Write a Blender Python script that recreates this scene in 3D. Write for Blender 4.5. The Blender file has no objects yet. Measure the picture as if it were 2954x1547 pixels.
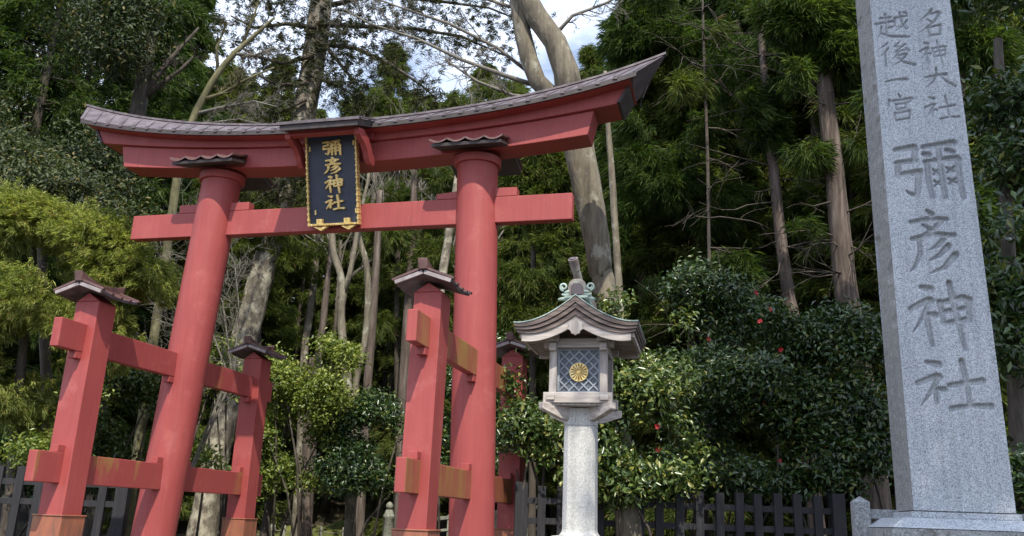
import bpy, math, random
import numpy as np
from math import sin, cos, pi, radians
S = bpy.context.scene
COL = S.collection
rng = np.random.default_rng(7)
random.seed(7)

# ------------------------------------------------------------------ camera, world, sun, exposure
EYE = 0.95
cam = bpy.data.cameras.new("camera"); co = bpy.data.objects.new("camera", cam); COL.objects.link(co)
S.camera = co
cam.sensor_width = 36.0; cam.lens = 31.0603; cam.clip_start = 0.1; cam.clip_end = 1000
PITCH, ROLL = 0.2773, 0.0368
from mathutils import Matrix, Vector
_f = Vector((0, cos(PITCH), sin(PITCH))); _R = Vector((1, 0, 0)); _U = Vector((0, -sin(PITCH), cos(PITCH)))
_r = _R*cos(ROLL) + _U*sin(ROLL); _u = -_R*sin(ROLL) + _U*cos(ROLL)
M = Matrix(((_r.x, _u.x, -_f.x, 0), (_r.y, _u.y, -_f.y, 0), (_r.z, _u.z, -_f.z, EYE), (0, 0, 0, 1)))
co.matrix_world = M

SUN_EL, SUN_AZ = radians(53.3), radians(8.4)      # azimuth: 0 = straight behind the camera, + = from its right
w = bpy.data.worlds.new("World"); S.world = w; w.use_nodes = True
nt = w.node_tree; nt.nodes.clear()
def N(nt, t, **k):
    n = nt.nodes.new(t)
    for a, b in k.items(): setattr(n, a, b)
    return n
sky = N(nt, 'ShaderNodeTexSky', sky_type='NISHITA', sun_disc=False, sun_elevation=SUN_EL, sun_rotation=pi - SUN_AZ)
sky.air_density = 1.0; sky.dust_density = 1.0; sky.ozone_density = 1.6
tc = N(nt, 'ShaderNodeTexCoord'); mp = N(nt, 'ShaderNodeMapping'); mp.inputs['Scale'].default_value = (1, 1, 1.9)
mp.inputs['Location'].default_value = (0.35, 0.2, 0.1)
nz = N(nt, 'ShaderNodeTexNoise'); nz.inputs['Scale'].default_value = 3.2; nz.inputs['Detail'].default_value = 9; nz.inputs['Roughness'].default_value = .58
cr = N(nt, 'ShaderNodeValToRGB'); cr.color_ramp.elements[0].position = .35; cr.color_ramp.elements[0].color = (.18, .18, .18, 1); cr.color_ramp.elements[1].position = .50
mx = N(nt, 'ShaderNodeMixRGB'); mx.inputs[2].default_value = (7.0, 7.9, 9.8, 1)
bg = N(nt, 'ShaderNodeBackground'); bg.inputs[1].default_value = 0.15
out = N(nt, 'ShaderNodeOutputWorld')
L = nt.links.new
L(tc.outputs['Generated'], mp.inputs[0]); L(mp.outputs[0], nz.inputs['Vector']); L(nz.outputs[0], cr.inputs[0])
L(cr.outputs[0], mx.inputs[0]); L(sky.outputs[0], mx.inputs[1]); L(mx.outputs[0], bg.inputs[0]); L(bg.outputs[0], out.inputs[0])

sl = bpy.data.lights.new("sun", 'SUN'); so = bpy.data.objects.new("sun", sl); COL.objects.link(so)
sl.energy = 4.6; sl.angle = radians(0.55); sl.color = (1.0, .94, .80)
so.rotation_euler = (pi/2 - SUN_EL, 0, SUN_AZ)
S.view_settings.view_transform = 'Standard'; S.view_settings.look = 'None'; S.view_settings.exposure = 0.40; S.view_settings.gamma = 1
S.render.engine = 'CYCLES'
S.cycles.max_bounces = 6; S.cycles.diffuse_bounces = 3; S.cycles.glossy_bounces = 2; S.cycles.transmission_bounces = 3; S.cycles.transparent_max_bounces = 4
S.cycles.caustics_reflective = False; S.cycles.caustics_refractive = False

# ------------------------------------------------------------------ materials
def newmat(name):
    m = bpy.data.materials.new(name); m.use_nodes = True
    nt = m.node_tree; b = nt.nodes['Principled BSDF']
    return m, nt, b
def noise(nt, scale, detail=4, vec=None, rough=.55, dim=None):
    n = nt.nodes.new('ShaderNodeTexNoise'); n.inputs['Scale'].default_value = scale; n.inputs['Detail'].default_value = detail; n.inputs['Roughness'].default_value = rough
    if vec: nt.links.new(vec, n.inputs['Vector'])
    return n.outputs[0]
def coords(nt, scale=(1, 1, 1), kind='Object'):
    t = nt.nodes.new('ShaderNodeTexCoord'); m = nt.nodes.new('ShaderNodeMapping'); m.inputs['Scale'].default_value = scale
    nt.links.new(t.outputs[kind], m.inputs[0]); return m.outputs[0]
def ramp(nt, fac, stops):
    r = nt.nodes.new('ShaderNodeValToRGB'); e = r.color_ramp.elements
    while len(e) < len(stops): e.new(.5)
    for i, (p_, c_) in enumerate(stops):
        e[i].position = p_; e[i].color = (*c_, 1) if len(c_) == 3 else c_
    nt.links.new(fac, r.inputs[0]); return r.outputs[0]
def mix(nt, fac, a, b, mode='MIX'):
    m = nt.nodes.new('ShaderNodeMixRGB'); m.blend_type = mode
    for i, v in ((0, fac), (1, a), (2, b)):
        if hasattr(v, 'is_linked') or hasattr(v, 'links'): nt.links.new(v, m.inputs[i])
        elif i == 0: m.inputs[0].default_value = v
        else: m.inputs[i].default_value = (*v, 1)
    return m.outputs[0]
def bump(nt, b, h, strength=.3, dist=.01):
    n = nt.nodes.new('ShaderNodeBump'); n.inputs['Strength'].default_value = strength; n.inputs['Distance'].default_value = dist
    nt.links.new(h, n.inputs['Height']); nt.links.new(n.outputs[0], b.inputs['Normal'])
def simple(name, stops, scale=8, vscale=(1, 1, 1), rough=.6, bscale=None, bs=.3, bd=.01, metallic=0, detail=5):
    m, nt, b = newmat(name); v = coords(nt, vscale)
    n = noise(nt, scale, detail, v)
    nt.links.new(ramp(nt, n, stops), b.inputs['Base Color'])
    b.inputs['Roughness'].default_value = rough; b.inputs['Metallic'].default_value = metallic
    bump(nt, b, noise(nt, bscale or scale*3, 6, v), bs, bd)
    return m

RED = (.50, .105, .095)
def red_paint(name, algae=0.0):
    m, nt, b = newmat(name); v = coords(nt)
    n1 = noise(nt, 1.3, 5, v); c = ramp(nt, n1, [(.3, (.275, .050, .049)), (.55, (.312, .061, .057)), (.75, (.345, .077, .070))])
    v2 = coords(nt, (9, 9, .6)); n2 = noise(nt, 2.2, 4, v2)
    c = mix(nt, .35, c, ramp(nt, n2, [(.35, (.255, .047, .046)), (.65, (.35, .075, .069))]))
    # rain streaks and dull patches
    v4 = coords(nt, (5, 5, .25)); n4 = noise(nt, 3.5, 6, v4, .7)
    f4 = ramp(nt, n4, [(.56, (0, 0, 0)), (.76, (.62, .62, .62))]); c = mix(nt, f4, c, (.19, .055, .05))
    n5 = noise(nt, 2.6, 7, v, .68); c = mix(nt, ramp(nt, n5, [(.57, (0, 0, 0)), (.72, (.5, .5, .5))]), c, (.40, .125, .115))
    if algae:
        v3 = coords(nt, (2.2, 1.1, .35)); n3 = noise(nt, 2.0, 5, v3, .62)
        f = ramp(nt, n3, [(.47 - .12*algae, (0, 0, 0)), (.72, (.95, .95, .95))])
        geo = nt.nodes.new('ShaderNodeNewGeometry'); sep = nt.nodes.new('ShaderNodeSeparateXYZ')
        tcn = nt.nodes.new('ShaderNodeTexCoord'); nt.links.new(tcn.outputs['Normal'], sep.inputs[0])
        # algae grows on the faces that look sideways along the beam
        ma = nt.nodes.new('ShaderNodeMath'); ma.operation = 'GREATER_THAN'; ma.inputs[1].default_value = .5; nt.links.new(sep.outputs[0], ma.inputs[0])
        mm = nt.nodes.new('ShaderNodeMath'); mm.operation = 'MULTIPLY'; nt.links.new(f, mm.inputs[0]); nt.links.new(ma.outputs[0], mm.inputs[1])
        c = mix(nt, mm.outputs[0], c, (.31, .205, .055))
    nt.links.new(c, b.inputs['Base Color'])
    b.inputs['Roughness'].default_value = .52; b.inputs['Specular IOR Level'].default_value = .35
    nb = mix(nt, .5, noise(nt, 60, 4, v), noise(nt, 7, 4, v2)); bump(nt, b, nb, .12, .01)
    return m
MAT = {}
MAT['red'] = red_paint('red_paint'); MAT['red_algae'] = red_paint('red_paint_algae', 1.0); MAT['red_algae_light'] = red_paint('red_paint_some_algae', -.9)
MAT['copper'] = simple('aged_copper', [(.3, (.05, .037, .042)), (.5, (.095, .074, .084)), (.72, (.15, .124, .138))], 6, (1, 1, .3), .55, 40, .15, .006)
MAT['copper_red'] = simple('reddish_copper', [(.3, (.075, .04, .037)), (.55, (.13, .066, .06)), (.75, (.19, .108, .10))], 7, (1, 1, 1), .5, 40, .15, .006)
MAT['copper_light'] = simple('sunlit_copper_edge', [(.3, (.20, .165, .165)), (.7, (.36, .31, .31))], 7, (1, 1, 1), .55, 40, .15, .006)  # paler copper: the sunlit look of the bargeboards is in the colour
MAT['copper_dark'] = simple('dark_copper_edge', [(.3, (.028, .02, .02)), (.7, (.062, .046, .045))], 7, (1, 1, 1), .6, 40, .15, .006)
MAT['skirt'] = simple('rusty_skirt', [(.28, (.12, .065, .05)), (.42, (.22, .085, .05)), (.55, (.30, .10, .055)), (.72, (.25, .15, .07))], 3.2, (2, 2, .6), .6, 30, .2)
MAT['board'] = simple('navy_board', [(.3, (.020, .026, .046)), (.7, (.034, .042, .070))], 3, (1, 1, 1), .5, 60, .1)
def gold():
    m, nt, b = newmat('gold_leaf'); v = coords(nt)
    nt.links.new(ramp(nt, noise(nt, 22, 4, v), [(.3, (.52, .32, .09)), (.55, (.80, .58, .22)), (.75, (.92, .78, .42))]), b.inputs['Base Color'])
    b.inputs['Metallic'].default_value = .35; b.inputs['Roughness'].default_value = .42
    bump(nt, b, noise(nt, 70, 3, v), .25, .006); return m
MAT['gold'] = gold()
MAT['wood'] = simple('weathered_wood', [(.25, (.21, .175, .155)), (.5, (.39, .345, .315)), (.75, (.54, .49, .455))], 4, (6, 6, .7), .75, 18, .35, .006)
MAT['wood_h'] = simple('weathered_wood_rail', [(.25, (.23, .19, .17)), (.5, (.41, .36, .33)), (.75, (.56, .505, .47))], 4, (.7, 3, 7), .75, 18, .35, .006)
MAT['wood_dark'] = simple('brown_roof_wood', [(.25, (.06, .043, .036)), (.5, (.135, .10, .087)), (.75, (.23, .18, .16))], 4, (.9, 3, 7), .75, 18, .4, .006)
MAT['lattice'] = simple('grey_lattice', [(.3, (.20, .23, .27)), (.7, (.34, .37, .41))], 12, (1, 1, 1), .6, 50, .1)
MAT['lattice_back'] = simple('grey_panel', [(.3, (.075, .085, .10)), (.7, (.12, .135, .155))], 6, (1, 1, 1), .5, 50, .1)
MAT['verdigris'] = simple('verdigris', [(.25, (.15, .19, .165)), (.5, (.31, .385, .35)), (.75, (.52, .61, .57))], 14, (1, 1, 1), .65, 40, .25)
MAT['ridge'] = simple('ridge_copper', [(.25, (.10, .085, .075)), (.5, (.20, .165, .15)), (.75, (.30, .31, .27))], 9, (1, 1, 1), .6, 40, .25)
MAT['fence'] = simple('shaded_fence_wood', [(.25, (.007, .0065, .008)), (.5, (.014, .013, .016)), (.78, (.034, .031, .035))], 5, (6, 6, .5), .75, 25, .35, .006)  # dark grey wood, darkened further: tree shade put into the colour
def granite(name, a, b_, c_, scale, rough=.55, lich=0, bs=.06):
    m, nt, b = newmat(name); v = coords(nt)
    vo = nt.nodes.new('ShaderNodeTexVoronoi'); vo.inputs['Scale'].default_value = scale; nt.links.new(v, vo.inputs['Vector'])
    n2 = noise(nt, scale*.8, 3, v)
    sp = nt.nodes.new('ShaderNodeSeparateColor'); nt.links.new(vo.outputs['Color'], sp.inputs[0])
    c = ramp(nt, sp.outputs[0], [(.0, a), (.28, a), (.36, b_), (.8, b_), (.9, c_)])
    c = mix(nt, .35, c, ramp(nt, n2, [(.35, a), (.65, c_)]))
    big = noise(nt, 1.1, 5, v); c = mix(nt, .7, c, ramp(nt, big, [(.3, (.72, .74, .78)), (.7, (1, .99, .98))]), 'MULTIPLY')
    rs = noise(nt, 3.0, 6, coords(nt, (7, 7, .22)), .6); c = mix(nt, .55, c, ramp(nt, rs, [(.36, (.70, .70, .69)), (.56, (1, 1, 1))]), 'MULTIPLY')   # rain streaks
    if lich:
        f = ramp(nt, noise(nt, 7, 7, v, .7), [(.52, (0, 0, 0)), (.66, (lich, lich, lich))]); c = mix(nt, f, c, (.07, .07, .06))
    nt.links.new(c, b.inputs['Base Color']); b.inputs['Roughness'].default_value = rough
    bump(nt, b, mix(nt, .5, noise(nt, scale, 3, v), noise(nt, 9, 5, v)), bs*3, .01)
    return m
MAT['granite'] = granite('blue_grey_granite', (.17, .19, .22), (.50, .535, .57), (.78, .80, .82), 150, .5)
def granite_cut():
    m = MAT['granite'].copy(); m.name = 'carved_granite'; nt = m.node_tree; b = nt.nodes['Principled BSDF']
    a = nt.nodes.new('ShaderNodeAttribute'); a.attribute_name = 'cut'
    src = b.inputs['Base Color'].links[0].from_socket
    nt.links.new(mix(nt, a.outputs['Fac'], src, mix(nt, .22, src, (.36, .35, .33))), b.inputs['Base Color'])   # unpolished stone inside the cuts
    return m
MAT['granite_cut'] = granite_cut()
MAT['granite_rough'] = granite('rough_granite', (.20, .20, .20), (.33, .33, .32), (.42, .42, .40), 90, .8, 0, .2)
MAT['granite_old'] = granite('stained_granite', (.18, .19, .19), (.38, .39, .39), (.50, .51, .51), 80, .75, .7, .15)
MAT['granite_post'] = granite('pale_granite', (.36, .35, .33), (.57, .55, .525), (.68, .67, .64), 120, .7, .16, .12)
MAT['granite_moss'] = granite('mossy_stone', (.12, .13, .09), (.28, .28, .22), (.40, .39, .33), 60, .85, .8, .2)
MAT['bark_smooth'] = simple('smooth_bark', [(.30, (.045, .037, .028)), (.44, (.125, .105, .075)), (.54, (.20, .17, .115)), (.66, (.25, .225, .165)), (.8, (.33, .31, .26))], 2.6, (1.6, 1.6, .6), .85, 14, .8, .04, detail=12)
def bark(name, base, streak, lichen, sc, v1, v2, lo=.54, hi=.64, lw=.75, bd=.04):
    m, nt, b = newmat(name); c = ramp(nt, noise(nt, sc, 12, coords(nt, v1), .62), base)
    n = noise(nt, 2.2, 9, coords(nt, v2), .68); c = mix(nt, ramp(nt, n, [(.50, (0, 0, 0)), (.66, (.85, .85, .85))]), c, streak)
    n = noise(nt, 3.4, 9, coords(nt, (1, 1, .8)), .66); c = mix(nt, ramp(nt, n, [(lo, (0, 0, 0)), (hi, (lw, lw, lw))]), c, lichen)
    nt.links.new(c, b.inputs['Base Color']); b.inputs['Roughness'].default_value = .92
    bump(nt, b, mix(nt, .6, noise(nt, 9, 9, coords(nt, v1)), noise(nt, 3, 9, coords(nt, v2))), .9, bd); return m
MAT['bark_smooth'] = bark('smooth_bark_lichen', [(.3, (.075, .062, .045)), (.5, (.16, .135, .098)), (.7, (.23, .20, .145))], (.055, .045, .034), (.34, .33, .27), 2.4, (1.6, 1.6, .6), (5, 5, .35))
MAT['bark_mottled'] = bark('mottled_bark_lichen', [(.3, (.06, .05, .038)), (.5, (.14, .118, .088)), (.7, (.21, .18, .14))], (.06, .048, .036), (.44, .40, .31), 3.2, (1.3, 1.3, .6), (4, 4, .5), .46, .60, .8, .05)
MAT['bark_cedar'] = simple('cedar_bark', [(.28, (.035, .025, .02)), (.5, (.10, .074, .06)), (.72, (.20, .16, .138))], 2.2, (6, 6, .5), .9, 9, .8, .03, detail=8)
MAT['bark_dark'] = simple('dark_bark', [(.3, (.035, .028, .022)), (.55, (.075, .06, .047)), (.75, (.13, .11, .085))], 3, (3, 3, .6), .9, 10, .8, .03, detail=8)
MAT['bark_moss'] = simple('mossy_bark', [(.3, (.05, .045, .025)), (.5, (.11, .10, .045)), (.72, (.20, .18, .11))], 3, (1.5, 1.5, .8), .9, 12, .7, .02)
MAT['twig'] = simple('pale_twig', [(.3, (.09, .08, .065)), (.7, (.22, .20, .17))], 5, (1, 1, 1), .85, 20, .3)
def leafmat(name, dark, mid, light, rough=.45, trans=.3, spec=.5, accent=None, acc=.06):
    m, nt, b = newmat(name)
    g = nt.nodes.new('ShaderNodeNewGeometry'); oi = nt.nodes.new('ShaderNodeObjectInfo')
    c = ramp(nt, g.outputs['Random Per Island'], [(0, dark), (.45, mid), (.92, light)])
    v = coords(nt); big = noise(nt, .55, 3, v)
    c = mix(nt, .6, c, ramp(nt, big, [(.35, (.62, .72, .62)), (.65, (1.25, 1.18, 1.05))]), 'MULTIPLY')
    c = mix(nt, .5, c, ramp(nt, oi.outputs['Random'], [(0, (.72, .8, .75)), (1, (1.25, 1.15, 1))]), 'MULTIPLY')
    if accent:
        ga = ramp(nt, g.outputs['Random Per Island'], [(0, (1, 1, 1)), (acc, (1, 1, 1)), (acc + .004, (0, 0, 0))])
        c = mix(nt, ga, c, accent)
    nt.links.new(c, b.inputs['Base Color']); b.inputs['Roughness'].default_value = rough; b.inputs['Specular IOR Level'].default_value = spec
    t = nt.nodes.new('ShaderNodeBsdfTranslucent'); nt.links.new(mix(nt, 1.0, c, (1.15, 1.3, .6), 'MULTIPLY'), t.inputs[0])
    ms = nt.nodes.new('ShaderNodeMixShader'); ms.inputs[0].default_value = trans
    o = nt.nodes['Material Output']; nt.links.new(b.outputs[0], ms.inputs[1]); nt.links.new(t.outputs[0], ms.inputs[2]); nt.links.new(ms.outputs[0], o.inputs[0])
    return m
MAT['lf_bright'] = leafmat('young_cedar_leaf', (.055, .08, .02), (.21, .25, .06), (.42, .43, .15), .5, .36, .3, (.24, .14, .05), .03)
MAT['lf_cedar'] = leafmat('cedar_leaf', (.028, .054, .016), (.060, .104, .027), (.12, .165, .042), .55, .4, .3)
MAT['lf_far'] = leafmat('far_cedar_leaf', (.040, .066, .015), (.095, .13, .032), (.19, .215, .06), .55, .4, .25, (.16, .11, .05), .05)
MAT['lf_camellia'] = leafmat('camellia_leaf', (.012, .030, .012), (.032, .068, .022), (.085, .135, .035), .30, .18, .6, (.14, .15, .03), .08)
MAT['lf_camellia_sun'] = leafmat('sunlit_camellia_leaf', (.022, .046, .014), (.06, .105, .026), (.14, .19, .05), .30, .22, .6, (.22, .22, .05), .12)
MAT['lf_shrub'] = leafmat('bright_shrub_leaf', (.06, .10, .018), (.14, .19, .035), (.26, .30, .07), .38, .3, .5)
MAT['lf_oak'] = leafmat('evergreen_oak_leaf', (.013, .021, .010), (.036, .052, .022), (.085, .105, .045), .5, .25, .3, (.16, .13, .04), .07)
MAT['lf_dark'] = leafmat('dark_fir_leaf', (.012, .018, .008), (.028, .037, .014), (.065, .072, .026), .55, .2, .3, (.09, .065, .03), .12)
MAT['flower'] = simple('red_petal', [(.3, (.38, .012, .018)), (.7, (.58, .03, .03))], 10, (1, 1, 1), .5, 20, .1)
MAT['ground'] = simple('forest_floor', [(.3, (.028, .022, .015)), (.5, (.06, .048, .03)), (.62, (.085, .075, .035)), (.8, (.10, .11, .03))], .9, (1, 1, 1), .95, 9, .8, .05, detail=9)
MAT['asphalt'] = simple('asphalt', [(.3, (.04, .04, .042)), (.7, (.065, .064, .062))], 3, (1, 1, 1), .9, 120, .4, .006)
MAT['gravel'] = simple('gravel_path', [(.3, (.16, .155, .14)), (.55, (.28, .27, .25)), (.75, (.38, .37, .34))], 14, (1, 1, 1), .95, 60, .7, .02, detail=8)
MAT['moss'] = simple('moss', [(.3, (.04, .05, .012)), (.5, (.09, .105, .018)), (.7, (.15, .155, .03))], 3, (1, 1, 1), .95, 30, .8, .04, detail=8)
MAT['rope'] = simple('rope', [(.3, (.12, .11, .09)), (.7, (.22, .2, .16))], 20, (1, 1, 1), .9)

# ------------------------------------------------------------------ mesh helpers
class MB:
    def __init__(s): s.v = []; s.f = []
    def add(s, verts, faces):
        o = len(s.v); s.v.extend([tuple(map(float, q)) for q in verts]); s.f.extend([tuple(i + o for i in f) for f in faces]); return s
    def hexa(s, c):   # 8 corners: 0-3 bottom ccw, 4-7 top ccw
        return s.add(c, [(3, 2, 1, 0), (4, 5, 6, 7), (0, 1, 5, 4), (1, 2, 6, 5), (2, 3, 7, 6), (3, 0, 4, 7)])
    def box(s, x0, x1, y0, y1, z0, z1):
        return s.hexa([(x0, y0, z0), (x1, y0, z0), (x1, y1, z0), (x0, y1, z0), (x0, y0, z1), (x1, y0, z1), (x1, y1, z1), (x0, y1, z1)])
    def bar(s, a, b, hw, hh, up=(0, 0, 1)):
        a, b, up = Vector(a), Vector(b), Vector(up); d = (b - a).normalized(); r = d.cross(up).normalized(); u = r.cross(d)
        return s.hexa([a - r*hw - u*hh, a + r*hw - u*hh, b + r*hw - u*hh, b - r*hw - u*hh, a - r*hw + u*hh, a + r*hw + u*hh, b + r*hw + u*hh, b - r*hw + u*hh])
    def loft(s, rings, closed=True, caps=True):
        n = len(rings[0]); o = len(s.v)
        for r in rings: s.v.extend([tuple(map(float, q)) for q in r])
        m = n if closed else n - 1
        for i in range(len(rings) - 1):
            for j in range(m):
                k = (j + 1) % n; s.f.append((o + i*n + j, o + i*n + k, o + (i+1)*n + k, o + (i+1)*n + j))
        if caps and closed:
            s.f.append(tuple(o + j for j in range(n))[::-1]); s.f.append(tuple(o + (len(rings)-1)*n + j for j in range(n)))
        return s
    def tube(s, pts, n=8, jit=0, caps=True):      # pts: (x,y,z,r)
        rings = []; P = [Vector(q[:3]) for q in pts]
        ref = Vector((.13, .97, .2))
        for i, q in enumerate(pts):
            d = (P[min(i+1, len(P)-1)] - P[max(i-1, 0)]); d = d.normalized() if d.length > 1e-9 else Vector((0, 0, 1))
            a = d.cross(ref); a = a.normalized() if a.length > 1e-4 else Vector((1, 0, 0)); b = d.cross(a)
            rings.append([P[i] + (a*cos(2*pi*j/n) + b*sin(2*pi*j/n))*q[3]*(1 + (random.uniform(-jit, jit) if jit else 0)) for j in range(n)])
        return s.loft(rings, True, caps)
    def lathe(s, prof, n=16, c=(0, 0), ax=None):
        return s.loft([[(c[0] + r*cos(2*pi*j/n), c[1] + r*sin(2*pi*j/n), z) for j in range(n)] for r, z in prof])
    def prism(s, poly, fn, d0, d1):   # poly 2D points, fn(a,b,d)->3D
        n = len(poly); o = len(s.v)
        s.v.extend([tuple(map(float, fn(a, b, d0))) for a, b in poly]); s.v.extend([tuple(map(float, fn(a, b, d1))) for a, b in poly])
        s.f.append(tuple(o + j for j in range(n))); s.f.append(tuple(o + n + j for j in range(n))[::-1])
        for j in range(n):
            k = (j+1) % n; s.f.append((o + j, o + n + j, o + n + k, o + k))
        return s
    def xf(s, fn):
        s.v = [tuple(map(float, fn(*q))) for q in s.v]; return s
    def build(s, name, mat, parent=None, smooth=False, bev=0, origin=(0, 0, 0), auto=False):
        me = bpy.data.meshes.new(name)
        ox, oy, oz = origin
        me.from_pydata([(x - ox, y - oy, z - oz) for x, y, z in s.v], [], s.f)
        import bmesh
        bm = bmesh.new(); bm.from_mesh(me); bmesh.ops.recalc_face_normals(bm, faces=bm.faces); bm.to_mesh(me); bm.free()
        me.materials.append(MAT[mat])
        if smooth: me.polygons.foreach_set('use_smooth', [True]*len(me.polygons))
        if auto: me.set_sharp_from_angle(angle=radians(40))
        o = bpy.data.objects.new(name, me); COL.objects.link(o)
        if parent: o.parent = parent
        elif origin != (0, 0, 0): o.location = origin
        if bev:
            b = o.modifiers.new('bevel', 'BEVEL'); b.width = bev; b.segments = 2; b.limit_method = 'ANGLE'; b.angle_limit = radians(35)
        return o
def npmesh(name, V, F, mat, parent=None, origin=(0, 0, 0), smooth=False):
    V = np.asarray(V, np.float32) - np.asarray(origin, np.float32); F = np.asarray(F, np.int32); k = F.shape[1]
    me = bpy.data.meshes.new(name); me.vertices.add(len(V)); me.vertices.foreach_set('co', V.ravel())
    me.loops.add(F.size); me.loops.foreach_set('vertex_index', F.ravel()); me.polygons.add(len(F))
    me.polygons.foreach_set('loop_start', np.arange(0, F.size, k, dtype=np.int32))
    if smooth: me.polygons.foreach_set('use_smooth', np.ones(len(F), bool))
    me.update(calc_edges=True); me.validate()
    me.materials.append(MAT[mat]) if mat else None
    o = bpy.data.objects.new(name, me); COL.objects.link(o)
    if parent: o.parent = parent
    return o
def tag(o, label=None, cat=None, group=None, kind=None):
    if label: o['label'] = label
    if cat: o['category'] = cat
    if group: o['group'] = group
    if kind: o['kind'] = kind
    return o
def thing(name, label, cat, loc=(0, 0, 0), rz=0, group=None):
    o = bpy.data.objects.new(name, None); COL.objects.link(o); o.location = loc; o.rotation_euler = (0, 0, rz); o.empty_display_size = .2
    return tag(o, label, cat, group)
def dup(root, loc, rz=0, scale=None, label=None):
    r = root.copy(); COL.objects.link(r); r.location = loc; r.rotation_euler = (0, 0, rz)
    if scale: r.scale = scale
    if label: r['label'] = label
    for ch in list(root.children):
        c = ch.copy(); COL.objects.link(c); c.parent = r
        for g in list(ch.children):
            d = g.copy(); COL.objects.link(d); d.parent = c
    return r

# ------------------------------------------------------------------ the ground
def sstep(a, b, x):
    t = np.clip((x - a)/(b - a), 0, 1); return t*t*(3 - 2*t)
def gz(x, y):
    x = np.asarray(x, float); y = np.asarray(y, float)
    z = -.6 + .6*sstep(1.5, 7.5, y) + .32*np.maximum(0, y - 33)*sstep(33, 37, y)*(1 - .35*sstep(60, 110, y))
    z = z + sstep(29, 33, y)*sstep(-1.5, -4, x)*(.35 + .25*np.sin(x*1.3)) + sstep(9, 13, np.abs(x + 1))*sstep(8, 20, y)*.12*np.sin(x*.9 + y*.7)
    return z
def gzf(x, y): return float(gz(x, y))
def sheet(name, xs, ys, mat, zf, dz=0):
    X, Y = np.meshgrid(xs, ys); Z = zf(X, Y) + dz
    V = np.stack([X.ravel(), Y.ravel(), Z.ravel()], 1); nx, ny = len(xs), len(ys)
    i = (np.arange(ny - 1)[:, None]*nx + np.arange(nx - 1)[None]).ravel()
    return npmesh(name, V, np.stack([i, i + 1, i + nx + 1, i + nx], 1), mat, smooth=True)
xs = np.concatenate([np.linspace(-260, -42, 12), np.linspace(-40, 40, 121), np.linspace(42, 260, 12)])
ys = np.concatenate([np.linspace(-200, -12, 10), np.linspace(-10, 60, 141), np.linspace(63, 260, 30)])
def gzn(X, Y): return gz(X, Y) + sstep(16, 22, Y)*.05*(np.sin(X*2.3 + Y*1.1) + np.sin(X*.9 - Y*2.7))
tag(sheet('ground', xs, ys, 'ground', gzn), kind='structure')
tag(sheet('road', np.linspace(-120, 120, 40), np.linspace(-9, 3.0, 16), 'asphalt', gz, .006), kind='structure')
# gravel approach under the gate, bending back along the torii axis
def path():
    V = []; F = []; n = 40
    for i in range(n):
        t = 3.2 + 27*i/(n - 1); 
        cx_ = -2.984 + (t - 14.4)*.257; 
        for j in range(9):
            x = cx_ + (j/8 - .5)*4.2; V.append((x, t, gzf(x, t) + .012 + sstep(16, 22, t)*.07))
    for i in range(n - 1):
        for j in range(8): a = i*9 + j; F.append((a, a + 1, a + 10, a + 9))
    return npmesh('path', V, F, 'gravel', smooth=True)
tag(path(), kind='structure')

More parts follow.
